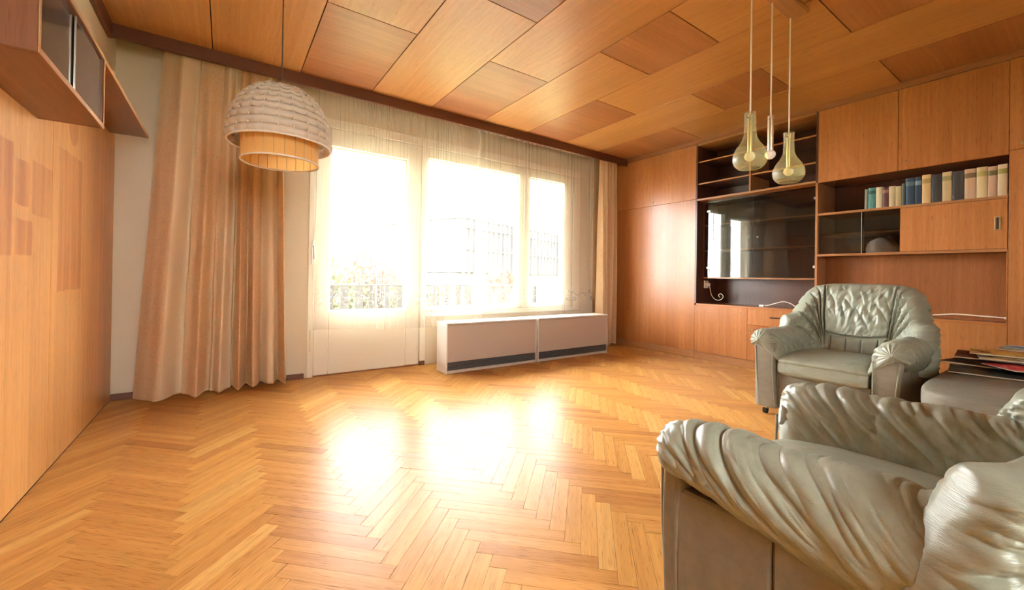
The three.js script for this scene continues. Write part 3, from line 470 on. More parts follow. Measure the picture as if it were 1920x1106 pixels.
// ------------------------------------------------------------------ curtains
{
  // jacquard drapes: patterned peach stripes and plain pale stripes
  const drapeTex = dataTex(1024, 512, (u, v) => {
    const s = (u * 4 + 0.1) % 1, X = u * 120, Y = v * 160, plain = s > 0.60;
    const vine = Math.abs(N3(X * 0.55, Y * 0.45, 3) + 0.5 * N3(X * 1.3, Y * 1.1, 5)), m = plain ? 0 : 1 - smooth(0.03, 0.09, vine);
    const base = plain ? [0.95, 0.88, 0.76] : [0.93, 0.815, 0.67], n = 0.03 * N3(u * 300, v * 260, 8);
    return base.map((c, i) => c + n - m * [0.03, 0.06, 0.09][i]);
  }, { wrap: THREE.RepeatWrapping });
  const dm = phy({ map: drapeTex, color: lin(0.98, 0.94, 0.86), transmission: 0.30, thickness: 0, roughness: 1, specularIntensity: 0.1, side: THREE.DoubleSide });
  const drape = (name, label, top, bot, yT, yB, zc, folds, seed, amp, flat) => {
    const t = thing(name, label, 'curtain', [(bot[0] + bot[1]) / 2, yB, zc], 0, 'peach drapes'), r = rng(seed);
    const ph = []; let acc = 0; for (let i = 0; i < folds; i++) { acc += (0.6 + r() * 0.8) * lerp(1.7, 0.7, i / folds); ph.push(acc); } const tot = acc;
    const rel = ph.map((p) => p / tot), am = ph.map((q, i) => (0.55 + r() * 0.75) * lerp(0.85, 1.2, i / folds));
    const fold = (u, v) => { let i = rel.findIndex((p) => u <= p); if (i < 0) i = folds - 1; const a = i ? rel[i - 1] : 0, k = (u - a) / (rel[i] - a); const s = Math.sin(k * Math.PI * 2 - Math.PI / 2); return (s + 0.22 * Math.sin(k * Math.PI * 4 + i)) * am[i] * (0.75 + 0.25 * Math.sin(i * 2.1 + v * 2)); };
    const g = surf((u, v) => {
      const uu = u + 0.008 * N3(u * 9, v * 2.2, seed), x = lerp(lerp(top[0], top[1], uu), lerp(bot[0], bot[1], uu), Math.pow(1 - v, 0.9));
      const y = lerp(yB, yT, v) + (1 - v) * (flat ?? 0) * Math.sin(u * 9), A = amp * lerp(1.3, 0.36, v);
      return [x + 0.012 * N3(u * 12, v * 1.5, seed + 2) - (bot[0] + bot[1]) / 2, y - yB, A * fold(uu, v) + 0.05 * (1 - v) * (1 - v) * Math.sin(u * 5 + 0.6) + 0.01 * N3(u * 20, v * 4, 9)];
    }, 220, 60, { us: folds / 9, vs: 1 });
    part('cloth', g, dm, t);
    const gh = surf((u, v) => { const uu = u + 0.008 * N3(u * 9, 0, seed), x = lerp(bot[0], bot[1], uu) + 0.012 * N3(u * 12, 0, seed + 2) - (bot[0] + bot[1]) / 2; return [x, (flat ?? 0) * Math.sin(u * 9) + v * 0.012 - 0.004, 1.3 * amp * fold(uu, 0) + 0.05 * Math.sin(u * 5 + 0.6) + 0.01 * N3(u * 20, 0, 9) + 0.0015]; }, 220, 1); part('hem', gh, dm, t);
    return t;
  };
  drape('drape_curtain', 'wide peach jacquard drape hanging behind the wicker lamp', [-0.375, 0.37], [-0.52, 0.44], 2.53, 0.03, -3.835, 7, 4, 0.074, 0.004);
  drape('drape_curtain', 'narrow peach drape between the window and the wood cabinet', [4.08, 4.41], [4.03, 4.44], 2.53, 0.03, -3.835, 5, 9, 0.05, 0.002);
  // sheers
  const shTex = dataTex(1024, 512, (u, v) => { // how dense the cloth is; embroidered rings and sprigs near the hem
    const n = 0.25; let e = 0; const Y = v * 2.06, X = u * 2.6;
    const cell = 0.11, cx = (X / cell) % 1 - 0.5, cy = (Y - 0.235) / cell, d = Math.hypot(cx, cy); if (Math.abs(d - 0.17) < 0.05) e = 0.16; if (Math.abs(Y - 0.30 - 0.03 * Math.sin(X * 40)) < 0.004) e = 0.14; if (Y > 0.26 && Y < 0.36 && N3(X * 60, Y * 60, 4) > 0.38) e = 0.12;
    
    return [n + e, n + e, n + e];
  }, { srgb: false, wrap: THREE.RepeatWrapping });
  const sm = phy({ color: lin(0.86, 0.84, 0.76), transmission: 0.022, thickness: 0, roughness: 1, specularIntensity: 0.0, side: THREE.DoubleSide, transparent: true, opacity: 1, alphaMap: shTex });
  const sheer = (label, x0, x1, seed, wave, back) => {
    const yT = 2.55, yB = 0.415, zc = back ? -3.972 : -3.91, t = thing('sheer_curtain', label, 'curtain', [(x0 + x1) / 2, yB, zc], 0, 'sheer curtains'), cx = (x0 + x1) / 2, wid = x1 - x0;
    const g = surf((u, v) => {
      const X = u * wid, top = smooth(0.35, 1, v), p1 = X * wave + 1.6 * Math.sin(X * 5 + seed) + 1.2 * N3(X * 3, v * 1.4, seed), p2 = X * 92 + 2.4 * Math.sin(X * 9 + seed) + 1.5 * N3(X * 7, v * 1.2, seed + 3), k1 = 0.45 + 0.9 * Math.abs(N3(X * 1.7, v * 0.7, seed + 4)) * 1.6;
      const gather = Math.exp(-Math.pow((u - 0.02) / 0.025, 2)) + Math.exp(-Math.pow((u - 0.98) / 0.025, 2));
      return [x0 + X - cx + 0.016 * k1 * Math.sin(2 * p1) * (1 - top) + 0.0095 * Math.sin(2 * p2) * top, lerp(yB, yT, v) - yB + (1 - v) * 0.018 * Math.sin(X * 3.1 + seed), 0.022 * k1 * Math.sin(p1) * (1 - 0.8 * top) + 0.011 * Math.sin(p2) * top + 0.010 * gather * Math.sin(X * 160)];
    }, 900, 40, { us: wid / 2.6, vs: 1 });
    part('cloth', g, sm, t);
    const band = surf((u, v) => { const X = u * wid, f2 = Math.sin(X * 62 + 2.2 * Math.sin(X * 9 + seed)); return [x0 + X - cx, yT - yB - 0.02 + v * 0.035, 0.010 * f2 + 0.002]; }, 300, 1); part('heading_tape', band, dmTape, t);
  };
  var dmTape = std({ color: lin(0.75, 0.72, 0.66), roughness: 0.9, side: THREE.DoubleSide });
  sheer('long white sheer curtain in front of the balcony door and wide pane', 0.625, 2.325, 1.7, 46); sheer('long white sheer curtain in front of the narrow right-hand pane', 2.275, 4.09, 6.1, 41, true);
}

// ------------------------------------------------------------------ wicker dome lamp
{
  const cx = 0.218, cz = -2.342, yb = 1.555, t = thing('pendant_lamp', 'white woven dome pendant lamp with inner amber fabric cylinder', 'lamp', [cx, yb, cz]);
  const wv = phy({ color: lin(0.62, 0.53, 0.41), transmission: 0.12, thickness: 0, roughness: 1, specularIntensity: 0.2, side: THREE.DoubleSide });
  const ribM = std({ color: lin(0.74, 0.65, 0.54), roughness: 0.7 });
  const RB = 0.222, HT = 0.285, prof = (k) => { const a = k * 1.43; return [RB * Math.pow(Math.cos(a), 0.72), HT * Math.sin(a) / Math.sin(1.43)]; };
  const NR = 22, rows = 10;
  for (let i = 0; i < rows; i++) { // woven bands sagging between the ribs
    const k0 = i / rows * 0.95, k1 = (i + 0.93) / rows * 0.95;
    const g = surf((u, v) => {
      const ang = u * Math.PI * 2, k = lerp(k0, k1, v), s = Math.abs(Math.sin(ang * NR / 2)), [r, y] = prof(k), bulge = 0.011 * Math.pow(Math.sin(v * Math.PI), 0.6) + 0.006 * s - 0.0025 + 0.0008 * Math.sin(ang * 220 + i);
      return [Math.cos(ang) * (r + bulge), y - 0.010 * s * (0.3 + i / rows), Math.sin(ang) * (r + bulge)];
    }, 264, 5, { closedU: true }); part('woven_band', g, wv, t);
  }
  for (let j = 0; j < NR; j++) { const a = j / NR * Math.PI * 2, pts = []; for (let q = 0; q <= 12; q++) { const [r, y] = prof(q / 12 * 0.96); pts.push([Math.cos(a) * (r + 0.002), y, Math.sin(a) * (r + 0.002)]); } part('rib', tube(pts, 0.0026, 16, 6), ribM, t); }
  const ring = (r, y, w) => new THREE.TorusGeometry(r, w, 8, 64).rotateX(Math.PI / 2).translate(0, y, 0).toNonIndexed();
  part('bottom_ring', ring(RB + 0.002, -0.004, 0.0055), ribM, t); part('top_ring', ring(0.052, HT - 0.006, 0.006), ribM, t);
  // inner cylinder
  const rin = 0.170, y0 = -0.088, y1 = 0.10, am = phy({ color: lin(0.88, 0.52, 0.18), transmission: 0.45, thickness: 0, roughness: 1, specularIntensity: 0.1, side: THREE.DoubleSide });
  const sh = part('inner_shade', surf((u, v) => { const a = u * Math.PI * 2; return [Math.cos(a) * rin, lerp(y0, y1, v), Math.sin(a) * rin]; }, 96, 2, { closedU: true }), am, t);
  part('lower_hoop', [ring(rin, y0, 0.0045)], ribM, sh); part('upper_hoop', ring(rin, y1, 0.003), ribM, sh);
  for (let j = 0; j < 24; j++) { const a = j / 24 * Math.PI * 2; part('wire', rod([Math.cos(a) * rin, y0, Math.sin(a) * rin], [Math.cos(a) * rin, y1, Math.sin(a) * rin], 0.0013, 5), M.brass, sh); }
  for (let j = 0; j < 3; j++) { const a = j * 2.094 + 0.4; part('strut', tube([[Math.cos(a) * rin, y1, Math.sin(a) * rin], [Math.cos(a) * 0.12, 0.2, Math.sin(a) * 0.12], [Math.cos(a) * 0.03, HT - 0.03, Math.sin(a) * 0.03]], 0.002, 12, 6), M.metal, t); }
  part('holder', lathe([[0.0001, HT - 0.12], [0.02, HT - 0.12], [0.02, HT - 0.03], [0.006, HT - 0.02], [0.006, HT + 0.02]], 20), M.white, t);
  part('bulb', new THREE.SphereGeometry(0.03, 20, 14).translate(0, HT - 0.15, 0), std({ color: lin(0.8, 0.76, 0.66), roughness: 0.25 }), t);
  part('cap', lathe([[0.055, HT - 0.008], [0.056, HT + 0.002], [0.04, HT + 0.012], [0.012, HT + 0.016], [0.010, HT + 0.035], [0.0001, HT + 0.036]], 32), M.metal, t);
  part('cord', rod([0, HT + 0.03, 0], [0, H - yb - 0.02, 0], 0.003, 8), std({ color: lin(0.12, 0.07, 0.05), roughness: 0.6 }), t);
  part('ceiling_rose', lathe([[0.0001, H - yb - 0.03], [0.02, H - yb - 0.03], [0.04, H - yb - 0.008], [0.042, H - yb - 0.0005]], 28), M.white, t);
}

// ------------------------------------------------------------------ three-drop glass pendant
{
  const z = -1.105, t = thing('pendant_light', 'three-drop ceiling pendant with two bubbled glass bells and one bare socket', 'lamp', [2.57, H, z]);
  part('canopy', cbox(-0.31, 0.275, -0.036, -0.0005, -0.015, 0.085, { c: 0.004, grain: 0 }), M.unitEdge, t);
  const gm = phy({ color: lin(0.93, 0.90, 0.60), transmission: 0.88, thickness: 0, roughness: 0.27, ior: 1.5, bumpMap: rep(dataTex(256, 256, (u, v) => { const k = 0.5 + 0.5 * Math.max(0, N3(u * 40, v * 40, 3) - 0.15); return [k, k, k]; }, { srgb: false }), 2, 2), bumpScale: 0.004, side: THREE.DoubleSide });
  const sock = std({ color: lin(0.72, 0.66, 0.50), metalness: 0.9, roughness: 0.35 }), bulbM = std({ color: lin(0.86, 0.83, 0.76), roughness: 0.2 });
  const prof = [[0.029, 0.302], [0.028, 0.255], [0.029, 0.205], [0.033, 0.172], [0.046, 0.142], [0.064, 0.116], [0.078, 0.088], [0.0845, 0.060], [0.081, 0.034], [0.070, 0.014], [0.056, 0.002], [0.050, 0.0]];
  [[-0.24, 1.527, true], [0, 1.62, false], [0.24, 1.522, true]].forEach(([x, yb, hasGlass]) => {
    const b = yb - H, top = hasGlass ? b + 0.30 : b + 0.25;
    part('cord', rod([x, -0.036, 0], [x, top - 0.01, 0], 0.0042, 8), M.cordWhite, t);
    if (hasGlass) {
      const curve = new THREE.SplineCurve(prof.map((p) => new THREE.Vector2(...p))), pp = curve.getPoints(44), inn = pp.slice().reverse().map((p) => new THREE.Vector2(Math.max(0.001, p.x - 0.0028), p.y));
      const g = part('glass_bell', new THREE.LatheGeometry(pp, 56).translate(x, b, 0), gm, t);
      part('glass_rim', new THREE.TorusGeometry(0.052, 0.0022, 8, 48).rotateX(Math.PI / 2).translate(x, b + 0.001, 0), gm, g);
      part('socket', lathe([[0.0001, 0.295], [0.0125, 0.295], [0.0125, 0.09], [0.0001, 0.09]], 20, [x, b, 0]), sock, t); part('bulb', new THREE.SphereGeometry(0.027, 24, 16).translate(x, b + 0.066, 0), bulbM, t);
      part('retaining_screw', rod([x - 0.034, b + 0.272, 0], [x + 0.02, b + 0.272, 0], 0.0022, 6), M.dark, t);
    } else {
      part('socket', lathe([[0.0001, 0.25], [0.0155, 0.25], [0.0155, 0.05], [0.0001, 0.05]], 24, [x, b, 0]), sock, t); part('bulb', new THREE.SphereGeometry(0.027, 24, 16).translate(x, b + 0.027, 0), bulbM, t);
      part('retaining_screw', rod([x - 0.02, b + 0.225, 0], [x + 0.03, b + 0.225, 0], 0.002, 6), M.dark, t);
    }
  });
}

// ------------------------------------------------------------------ leather armchairs (local: +z is the front)
function makeArmchair(seed) {
  const t = new THREE.Group();
  const crease = (a, b, s) => { const n = N3(a, b, s); return Math.pow(1 - Math.abs(n) * 1.6, 3); }; // sharp folds
  // ---- base
  const side = (sx) => {
    const X0 = 0.243, X1 = 0.375, g = [[-0.36, -0.095], [-0.093, 0.16], [0.162, 0.37]];
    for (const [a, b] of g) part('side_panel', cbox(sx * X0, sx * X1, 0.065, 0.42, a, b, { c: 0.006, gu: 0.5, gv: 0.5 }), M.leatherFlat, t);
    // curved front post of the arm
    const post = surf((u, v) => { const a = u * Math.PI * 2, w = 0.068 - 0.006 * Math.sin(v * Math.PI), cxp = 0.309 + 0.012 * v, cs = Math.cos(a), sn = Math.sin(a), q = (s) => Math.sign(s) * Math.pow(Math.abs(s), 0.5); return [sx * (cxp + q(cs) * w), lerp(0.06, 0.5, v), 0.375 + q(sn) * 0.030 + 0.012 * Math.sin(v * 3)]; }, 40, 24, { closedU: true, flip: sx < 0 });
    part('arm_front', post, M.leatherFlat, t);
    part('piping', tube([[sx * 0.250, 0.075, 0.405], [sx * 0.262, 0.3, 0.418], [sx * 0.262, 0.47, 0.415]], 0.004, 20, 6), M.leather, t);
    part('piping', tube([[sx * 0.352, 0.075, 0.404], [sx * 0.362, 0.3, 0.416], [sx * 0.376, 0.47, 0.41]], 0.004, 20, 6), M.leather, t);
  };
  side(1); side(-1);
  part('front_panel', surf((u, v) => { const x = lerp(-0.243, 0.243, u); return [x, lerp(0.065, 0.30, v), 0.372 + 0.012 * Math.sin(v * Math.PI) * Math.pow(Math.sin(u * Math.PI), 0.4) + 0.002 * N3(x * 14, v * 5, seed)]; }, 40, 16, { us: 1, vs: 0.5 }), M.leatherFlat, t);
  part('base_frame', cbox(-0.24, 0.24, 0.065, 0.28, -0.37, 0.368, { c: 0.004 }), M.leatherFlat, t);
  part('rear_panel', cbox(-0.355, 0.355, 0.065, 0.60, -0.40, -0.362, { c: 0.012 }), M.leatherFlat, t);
  // ---- seat cushion: rounded slab with gathered front welt
  {
    const HW = 0.238, zF = 0.405, zK = -0.22, y0 = 0.275, y1 = 0.425;
    const g = surf((u, v) => {
      const a = u * Math.PI * 2, e = 0.42, q = (s) => Math.sign(s) * Math.pow(Math.abs(s), e);
      const cv = v * Math.PI, x = HW * q(Math.cos(cv)) * -1, rim = Math.pow(Math.max(0, Math.sin(cv)), 0.22);
      const zc = (zF + zK) / 2, hz = (zF - zK) / 2, hy = (y1 - y0) / 2, cy = (y0 + y1) / 2;
      let z = zc + q(Math.cos(a)) * hz * (0.97 + 0.03 * rim), y = cy + q(Math.sin(a)) * hy * rim;
      const top = smooth(0.0, 0.6, Math.sin(a)), front = smooth(0.55, 0.95, Math.cos(a));
      y += top * (0.020 * Math.sin((z - zK) / (zF - zK) * Math.PI) * Math.pow(rim, 2) + 0.004 * crease(x * 7, z * 9, seed + 1) * smooth(0.1, 0.38, z));
      z += front * (0.010 * Math.sin(cv) + 0.004 * crease(x * 9, y * 20, seed + 3)) - front * 0.010 * Math.exp(-Math.pow((y - 0.372) / 0.008, 2));
      return [x, y, z];
    }, 120, 90, { closedU: true, us: 1, vs: 1 });
    part('seat_cushion', g, M.leather, t);
  }
  // ---- arm pads: scroll rolled outwards, diagonal gathers
  const arm = (sx) => {
    const mid = [[0.205, 0.33], [0.232, 0.42], [0.246, 0.505], [0.272, 0.558], [0.318, 0.583], [0.366, 0.580], [0.406, 0.552], [0.425, 0.505], [0.424, 0.455], [0.405, 0.412], [0.375, 0.385], [0.30, 0.345]];
    const frt = [[0.212, 0.36], [0.236, 0.43], [0.250, 0.505], [0.276, 0.556], [0.320, 0.580], [0.368, 0.579], [0.410, 0.556], [0.430, 0.520], [0.428, 0.482], [0.405, 0.462], [0.370, 0.455], [0.300, 0.42]];
    const cr = (pts) => new THREE.CatmullRomCurve3(pts.map((p) => new THREE.Vector3(p[0], p[1], 0)), true, 'centripetal');
    const cm = cr(mid), cf = cr(frt), nu = 220, A = [], B = []; for (let i = 0; i < nu; i++) { A.push(cm.getPoint(i / nu)); B.push(cf.getPoint(i / nu)); }
    const cen = [0.335, 0.50], zA = -0.27, zB2 = 0.418;
    const g = surf((u, v) => {
      const i = Math.round(u * nu) % nu, endF = smooth(0.90, 1.0, v), w = smooth(0.45, 1, v), a = A[i], b = B[i];
      let x = lerp(a.x, b.x, w), y = lerp(a.y, b.y, w);
      // displacement along the outward direction from the roll's centre
      const dx = x - cen[0], dy = y - cen[1], l = Math.hypot(dx, dy) + 1e-5, ang = Math.atan2(dy, dx);
      const zz = lerp(zA, zB2, v), outer = smooth(-2.0, -0.6, ang) * (1 - smooth(2.2, 3.0, ang));
      // soft folds run from the top edge down and backwards, sharp valleys between rounded bulges
      const fa = zz - 1.0 * (y - 0.58) + 0.02 * N3(zz * 7, y * 6, seed + 4), fb = zz * 0.7 + (y - 0.58) + x, side2 = smooth(0.30, 0.36, x) * 0.0;
      const n1 = Math.abs(N3(fa * 13, fb * 2.2, seed)), n2 = Math.abs(N3(fa * 26, fb * 4.5, seed + 6)), n3 = Math.abs(N3(fa * 48, fb * 9, seed + 13));
      const fall = smooth(0.37, 0.46, y) * (0.35 + 0.65 * smooth(-0.30, -0.1, zz)), keep = 0.5 + 0.5 * smooth(-0.25, 0.35, N3(zz * 4, y * 5, seed + 21));
      let d = fall * keep * (0.020 * (Math.pow(n1, 0.65) - 0.4) + 0.011 * (Math.pow(n2, 0.7) - 0.35) + 0.004 * (Math.pow(n3, 0.7) - 0.3));
      d += 0.003 * N3(zz * 22, y * 22 + x * 15, seed + 2);
      d -= endF * 0.006 * Math.abs(Math.sin(ang * 9)) ; // radiating pleats round the end of the roll
      x += dx / l * d; y += dy / l * d;
      const k = v < 0.90 ? 1 : Math.sqrt(Math.max(0, 1 - Math.pow((v - 0.90) / 0.10, 2))), kb = v > 0.02 ? 1 : Math.sqrt(Math.max(0, 1 - Math.pow((0.02 - v) / 0.02, 2)));
      const sc = Math.max(0.0005, k * kb), cy = lerp(0.47, 0.515, w);
      x = lerp(lerp(0.325, 0.345, w), x, sc); y = lerp(cy, y, sc);
      const puff = 0.012 * Math.sin(clamp((v - 0.9) / 0.1) * Math.PI / 2) * (1 - 0.4 * Math.abs(Math.sin(ang * 9)) * sc);
      return [sx * x, y, zz + puff];
    }, nu, 260, { closedU: true, flip: sx > 0, us: 1, vs: 1.3 });
    part('arm', g, M.leather, t);
    part('arm_button', new THREE.SphereGeometry(0.012, 16, 10).scale(1, 1, 0.5).translate(sx * 0.352, 0.515, zB2 + 0.010), M.leather, t);
  };
  arm(1); arm(-1);
  // ---- backrest: a bent pad with fan-quilted wings
  {
    const S1 = 0.535, yB = 0.35, TH = 0.07, plan = [[0, 0]];
    for (let i = 1; i <= 290; i++) { const a = i * 0.002, f = smooth(0.17, 0.36, a) * 0.98, q = plan[i - 1]; plan.push([q[0] + 0.002 * Math.cos(f), q[1] + 0.002 * Math.sin(f)]); }
    const line = (S, y) => { // plan curve: straight back, corners bending forward into the wings
      const a = Math.min(0.575, Math.abs(S)), i = Math.floor(a / 0.002), t2 = a / 0.002 - i, p = plan[i], p2 = plan[i + 1], rec = -0.235 - 0.15 * clamp((y - 0.4) / 0.5);
      return [Math.sign(S) * lerp(p[0], p2[0], t2) * 0.94, rec + lerp(p[1], p2[1], t2) * (1 - 0.2 * clamp((y - 0.5) / 0.4))];
    };
    const yk = [[0, 0.908], [0.18, 0.906], [0.25, 0.897], [0.31, 0.880], [0.36, 0.828], [0.395, 0.765], [0.425, 0.708], [0.455, 0.674], [0.50, 0.662], [0.60, 0.658]];
    const ytop = (S) => { const a = Math.abs(S); let i = 0; while (i < yk.length - 2 && a > yk[i + 1][0]) i++; const t2 = clamp((a - yk[i][0]) / (yk[i + 1][0] - yk[i][0])), p = (k) => yk[clamp(k, 0, yk.length - 1)][1]; const p0 = p(i - 1), p1 = p(i), p2 = p(i + 1), p3 = p(i + 2); return 0.5 * (2 * p1 + (p2 - p0) * t2 + (2 * p0 - 5 * p1 + 4 * p2 - p3) * t2 * t2 + (3 * p1 - p0 - 3 * p2 + p3) * t2 * t2 * t2); };
    const ends = [0.235, 0.310, 0.355, 0.395, 0.435], piv = [0.185, 0.45];
    const angs = ends.map((S) => Math.atan2(S - piv[0], ytop(S) - piv[1]));
    function quilt(S, y) { // height of the padding over the front face and how deep the seams cut
      const a = Math.abs(S); let h = 0, seam = 0;
      const dx = a - piv[0], dy = y - piv[1], th = Math.atan2(dx, dy), r = Math.hypot(dx, dy);
      for (const q of angs) { const d = r * Math.sin(th - q); if (dy > -0.02 || dx > 0) seam = Math.max(seam, Math.exp(-Math.pow(d / 0.009, 2)) * smooth(0.0, 0.06, r)); }
      if (a < piv[0] + 0.03 && th < angs[0]) { // centre panel
        const low = Math.exp(-Math.pow((y - (0.545 - 0.02 * Math.cos(S * 8))) / 0.010, 2)); seam = Math.max(seam, low);
        if (y > 0.545) { const f = S * 14 + 1.8 * (y - 0.55) * S * 12 + 0.9 * N3(S * 6, y * 5, seed + 5), rd = 1 - Math.abs((f % 1 + 1) % 1 * 2 - 1); h += 0.014 * Math.sin(clamp((y - 0.545) / 0.36) * Math.PI) + 0.007 * Math.pow(rd, 1.4) * smooth(0.55, 0.66, y) * smooth(-0.3, 0.3, N3(S * 5, y * 4, seed + 31)) + 0.022 * (Math.pow(Math.abs(N3((S + 0.45 * (y - 0.7)) * 16, (y - S) * 5, seed + 6)), 0.65) - 0.3) * smooth(0.55, 0.62, y) + 0.010 * (Math.pow(Math.abs(N3((S - 0.6 * (y - 0.7)) * 26, (y + S) * 8, seed + 16)), 0.7) - 0.3); }
        else { seam = Math.max(seam, 0.6 * Math.exp(-Math.pow((((S + 0.19) / 0.095 % 1 + 1) % 1 - 0.5) * 0.095 / 0.005, 2))); h += 0.006; }
      } else { // wings: cross wrinkles between the fan seams
        h += 0.012 + 0.010 * Math.pow(Math.abs(N3(r * 26, th * 7, seed + 8)), 0.7) + 0.006 * Math.pow(Math.abs(N3(r * 60, th * 12, seed + 18)), 0.7);
      }
      return h - seam * 0.030;
    }
    const nu = 560, nv = 170;
    const g = surf((u, v) => {
      // u: 0..0.5 front face from left tip to right tip, 0.5..1 the rear face back again
      const k = u < 0.5 ? u * 2 : 2 - u * 2, frontSide = u < 0.5, S = lerp(-S1, S1, k), yt = ytop(S);
      const vv = v, y = lerp(yB, yt, vv), e = 0.004, p = line(S, y), p1 = line(S + e, y), p0 = line(S - e, y);
      const tx = p1[0] - p0[0], tz = p1[1] - p0[1], tl = Math.hypot(tx, tz) || 1, nx = -tz / tl, nz = tx / tl; // points to the front
      const tip = Math.sqrt(clamp(1 - Math.pow(Math.max(0, Math.abs(S) - (S1 - 0.05)) / 0.05, 2), 0, 1)), topR = Math.sqrt(clamp(1 - Math.pow(Math.max(0, vv - 0.90) / 0.10, 2), 0, 1)), botR = Math.sqrt(clamp(1 - Math.pow(Math.max(0, 0.06 - vv) / 0.06, 2), 0, 1));
      const wing = smooth(0.22, 0.42, Math.abs(S)), th = TH * lerp(1, 0.85, vv) * (frontSide ? 1 - 0.45 * wing : 1) * tip * topR * botR, q = frontSide ? th + quilt(S, y) * topR * tip * botR : -th * 0.95 - (0.003 * N3(S * 9, y * 9, seed + 3) + wing * quilt(S * 0.97, y) * 0.9) * tip * topR;
      const pk = smooth(0.40, 0.48, Math.abs(S)) * tip * topR * (0.020 * (Math.pow(Math.abs(N3(y * 20 + S * 6, S * 9, seed + 41)), 0.7) - 0.25) + 0.008 * Math.abs(N3(y * 52, S * 14, seed + 43))), q2 = q + (frontSide ? pk : -pk);
      return [p[0] + nx * q2, y, p[1] + nz * q2];
    }, nu, nv, { closedU: true, us: 2, vs: 1 });
    part('backrest', g, M.leather, t);
  }
  // ---- casters
  for (const [x, z] of [[-0.33, 0.35], [0.33, 0.35], [-0.33, -0.34], [0.33, -0.34]]) { const c = part('caster', [rod([x - 0.011, 0.022, z], [x + 0.011, 0.022, z], 0.022, 18)], M.dark, t); part('caster_fork', cbox(x - 0.016, x + 0.016, 0.036, 0.066, z - 0.012, z + 0.012, { c: 0.003 }), M.metal, c); }
  return t;
}
{
  const a = makeArmchair(3.3); a.name = numbered('armchair'); a.position.set(3.455, 0, -1.015); a.rotation.y = -Math.PI / 2; scene.add(a);
  tag(a, 'grey-green leather armchair seen from the front before the wall unit', 'armchair', 'leather armchairs');
  const b = makeArmchair(8.6); b.name = numbered('armchair'); b.position.set(1.275, 0, -0.215); b.rotation.y = Math.PI; scene.add(b);
  tag(b, 'grey-green leather armchair in the foreground, its wrinkled arms facing the window', 'armchair', 'leather armchairs');
}
// ------------------------------------------------------------------ padded bench with papers
{
  const x0 = 2.68, x1 = 4.36, z0 = -0.535, z1 = 0.45, cx = (x0 + x1) / 2, cz = (z0 + z1) / 2, t = thing('ottoman', 'flat grey-brown upholstered ottoman between the two armchairs', 'ottoman', [cx, 0, cz]);
  const soft = std({ color: lin(0.205, 0.185, 0.135), map: rep(leatherTone, 3, 2), roughness: 0.62, bumpMap: rep(leatherBump, 4, 4), bumpScale: 0.0006 });
  const se = (u, v, hx, hz, y0, y1, rr) => { const a = u * Math.PI * 2, q = (s) => Math.sign(s) * Math.pow(Math.abs(s), 0.28), k = v < 0.5 ? 1 : 1; const th = lerp(-Math.PI / 2, Math.PI / 2, v), ry = Math.sign(Math.sin(th)) * Math.pow(Math.abs(Math.sin(th)), 0.35), sc = Math.pow(Math.max(0, Math.cos(th)), 0.22); return [q(Math.cos(a)) * (hx - rr + rr * sc) * Math.pow(sc, 0.9), lerp(y0, y1, (ry + 1) / 2) + 0.003 * N3(Math.cos(a) * 9, Math.sin(a) * 9, v * 4) * smooth(0.5, 0.8, v), q(Math.sin(a)) * (hz - rr + rr * sc) * Math.pow(sc, 0.9)]; };
  part('cushion', surf((u, v) => se(u, v, (x1 - x0) / 2, (z1 - z0) / 2, 0.30, 0.43, 0.05), 120, 40, { closedU: true, flip: true, us: 2, vs: 2 }), soft, t);
  part('base', surf((u, v) => se(u, v, (x1 - x0) / 2 - 0.01, (z1 - z0) / 2 - 0.01, 0.05, 0.302, 0.01), 100, 24, { closedU: true, flip: true }), M.leatherFlat, t);
  for (const [sx, sz] of [[-1, -1], [1, -1], [-1, 1], [1, 1]]) part('foot', lathe([[0.0001, 0], [0.022, 0], [0.026, 0.056], [0.0001, 0.056]], 18, [sx * 0.74, 0, sz * 0.41]), M.dark, t);
}
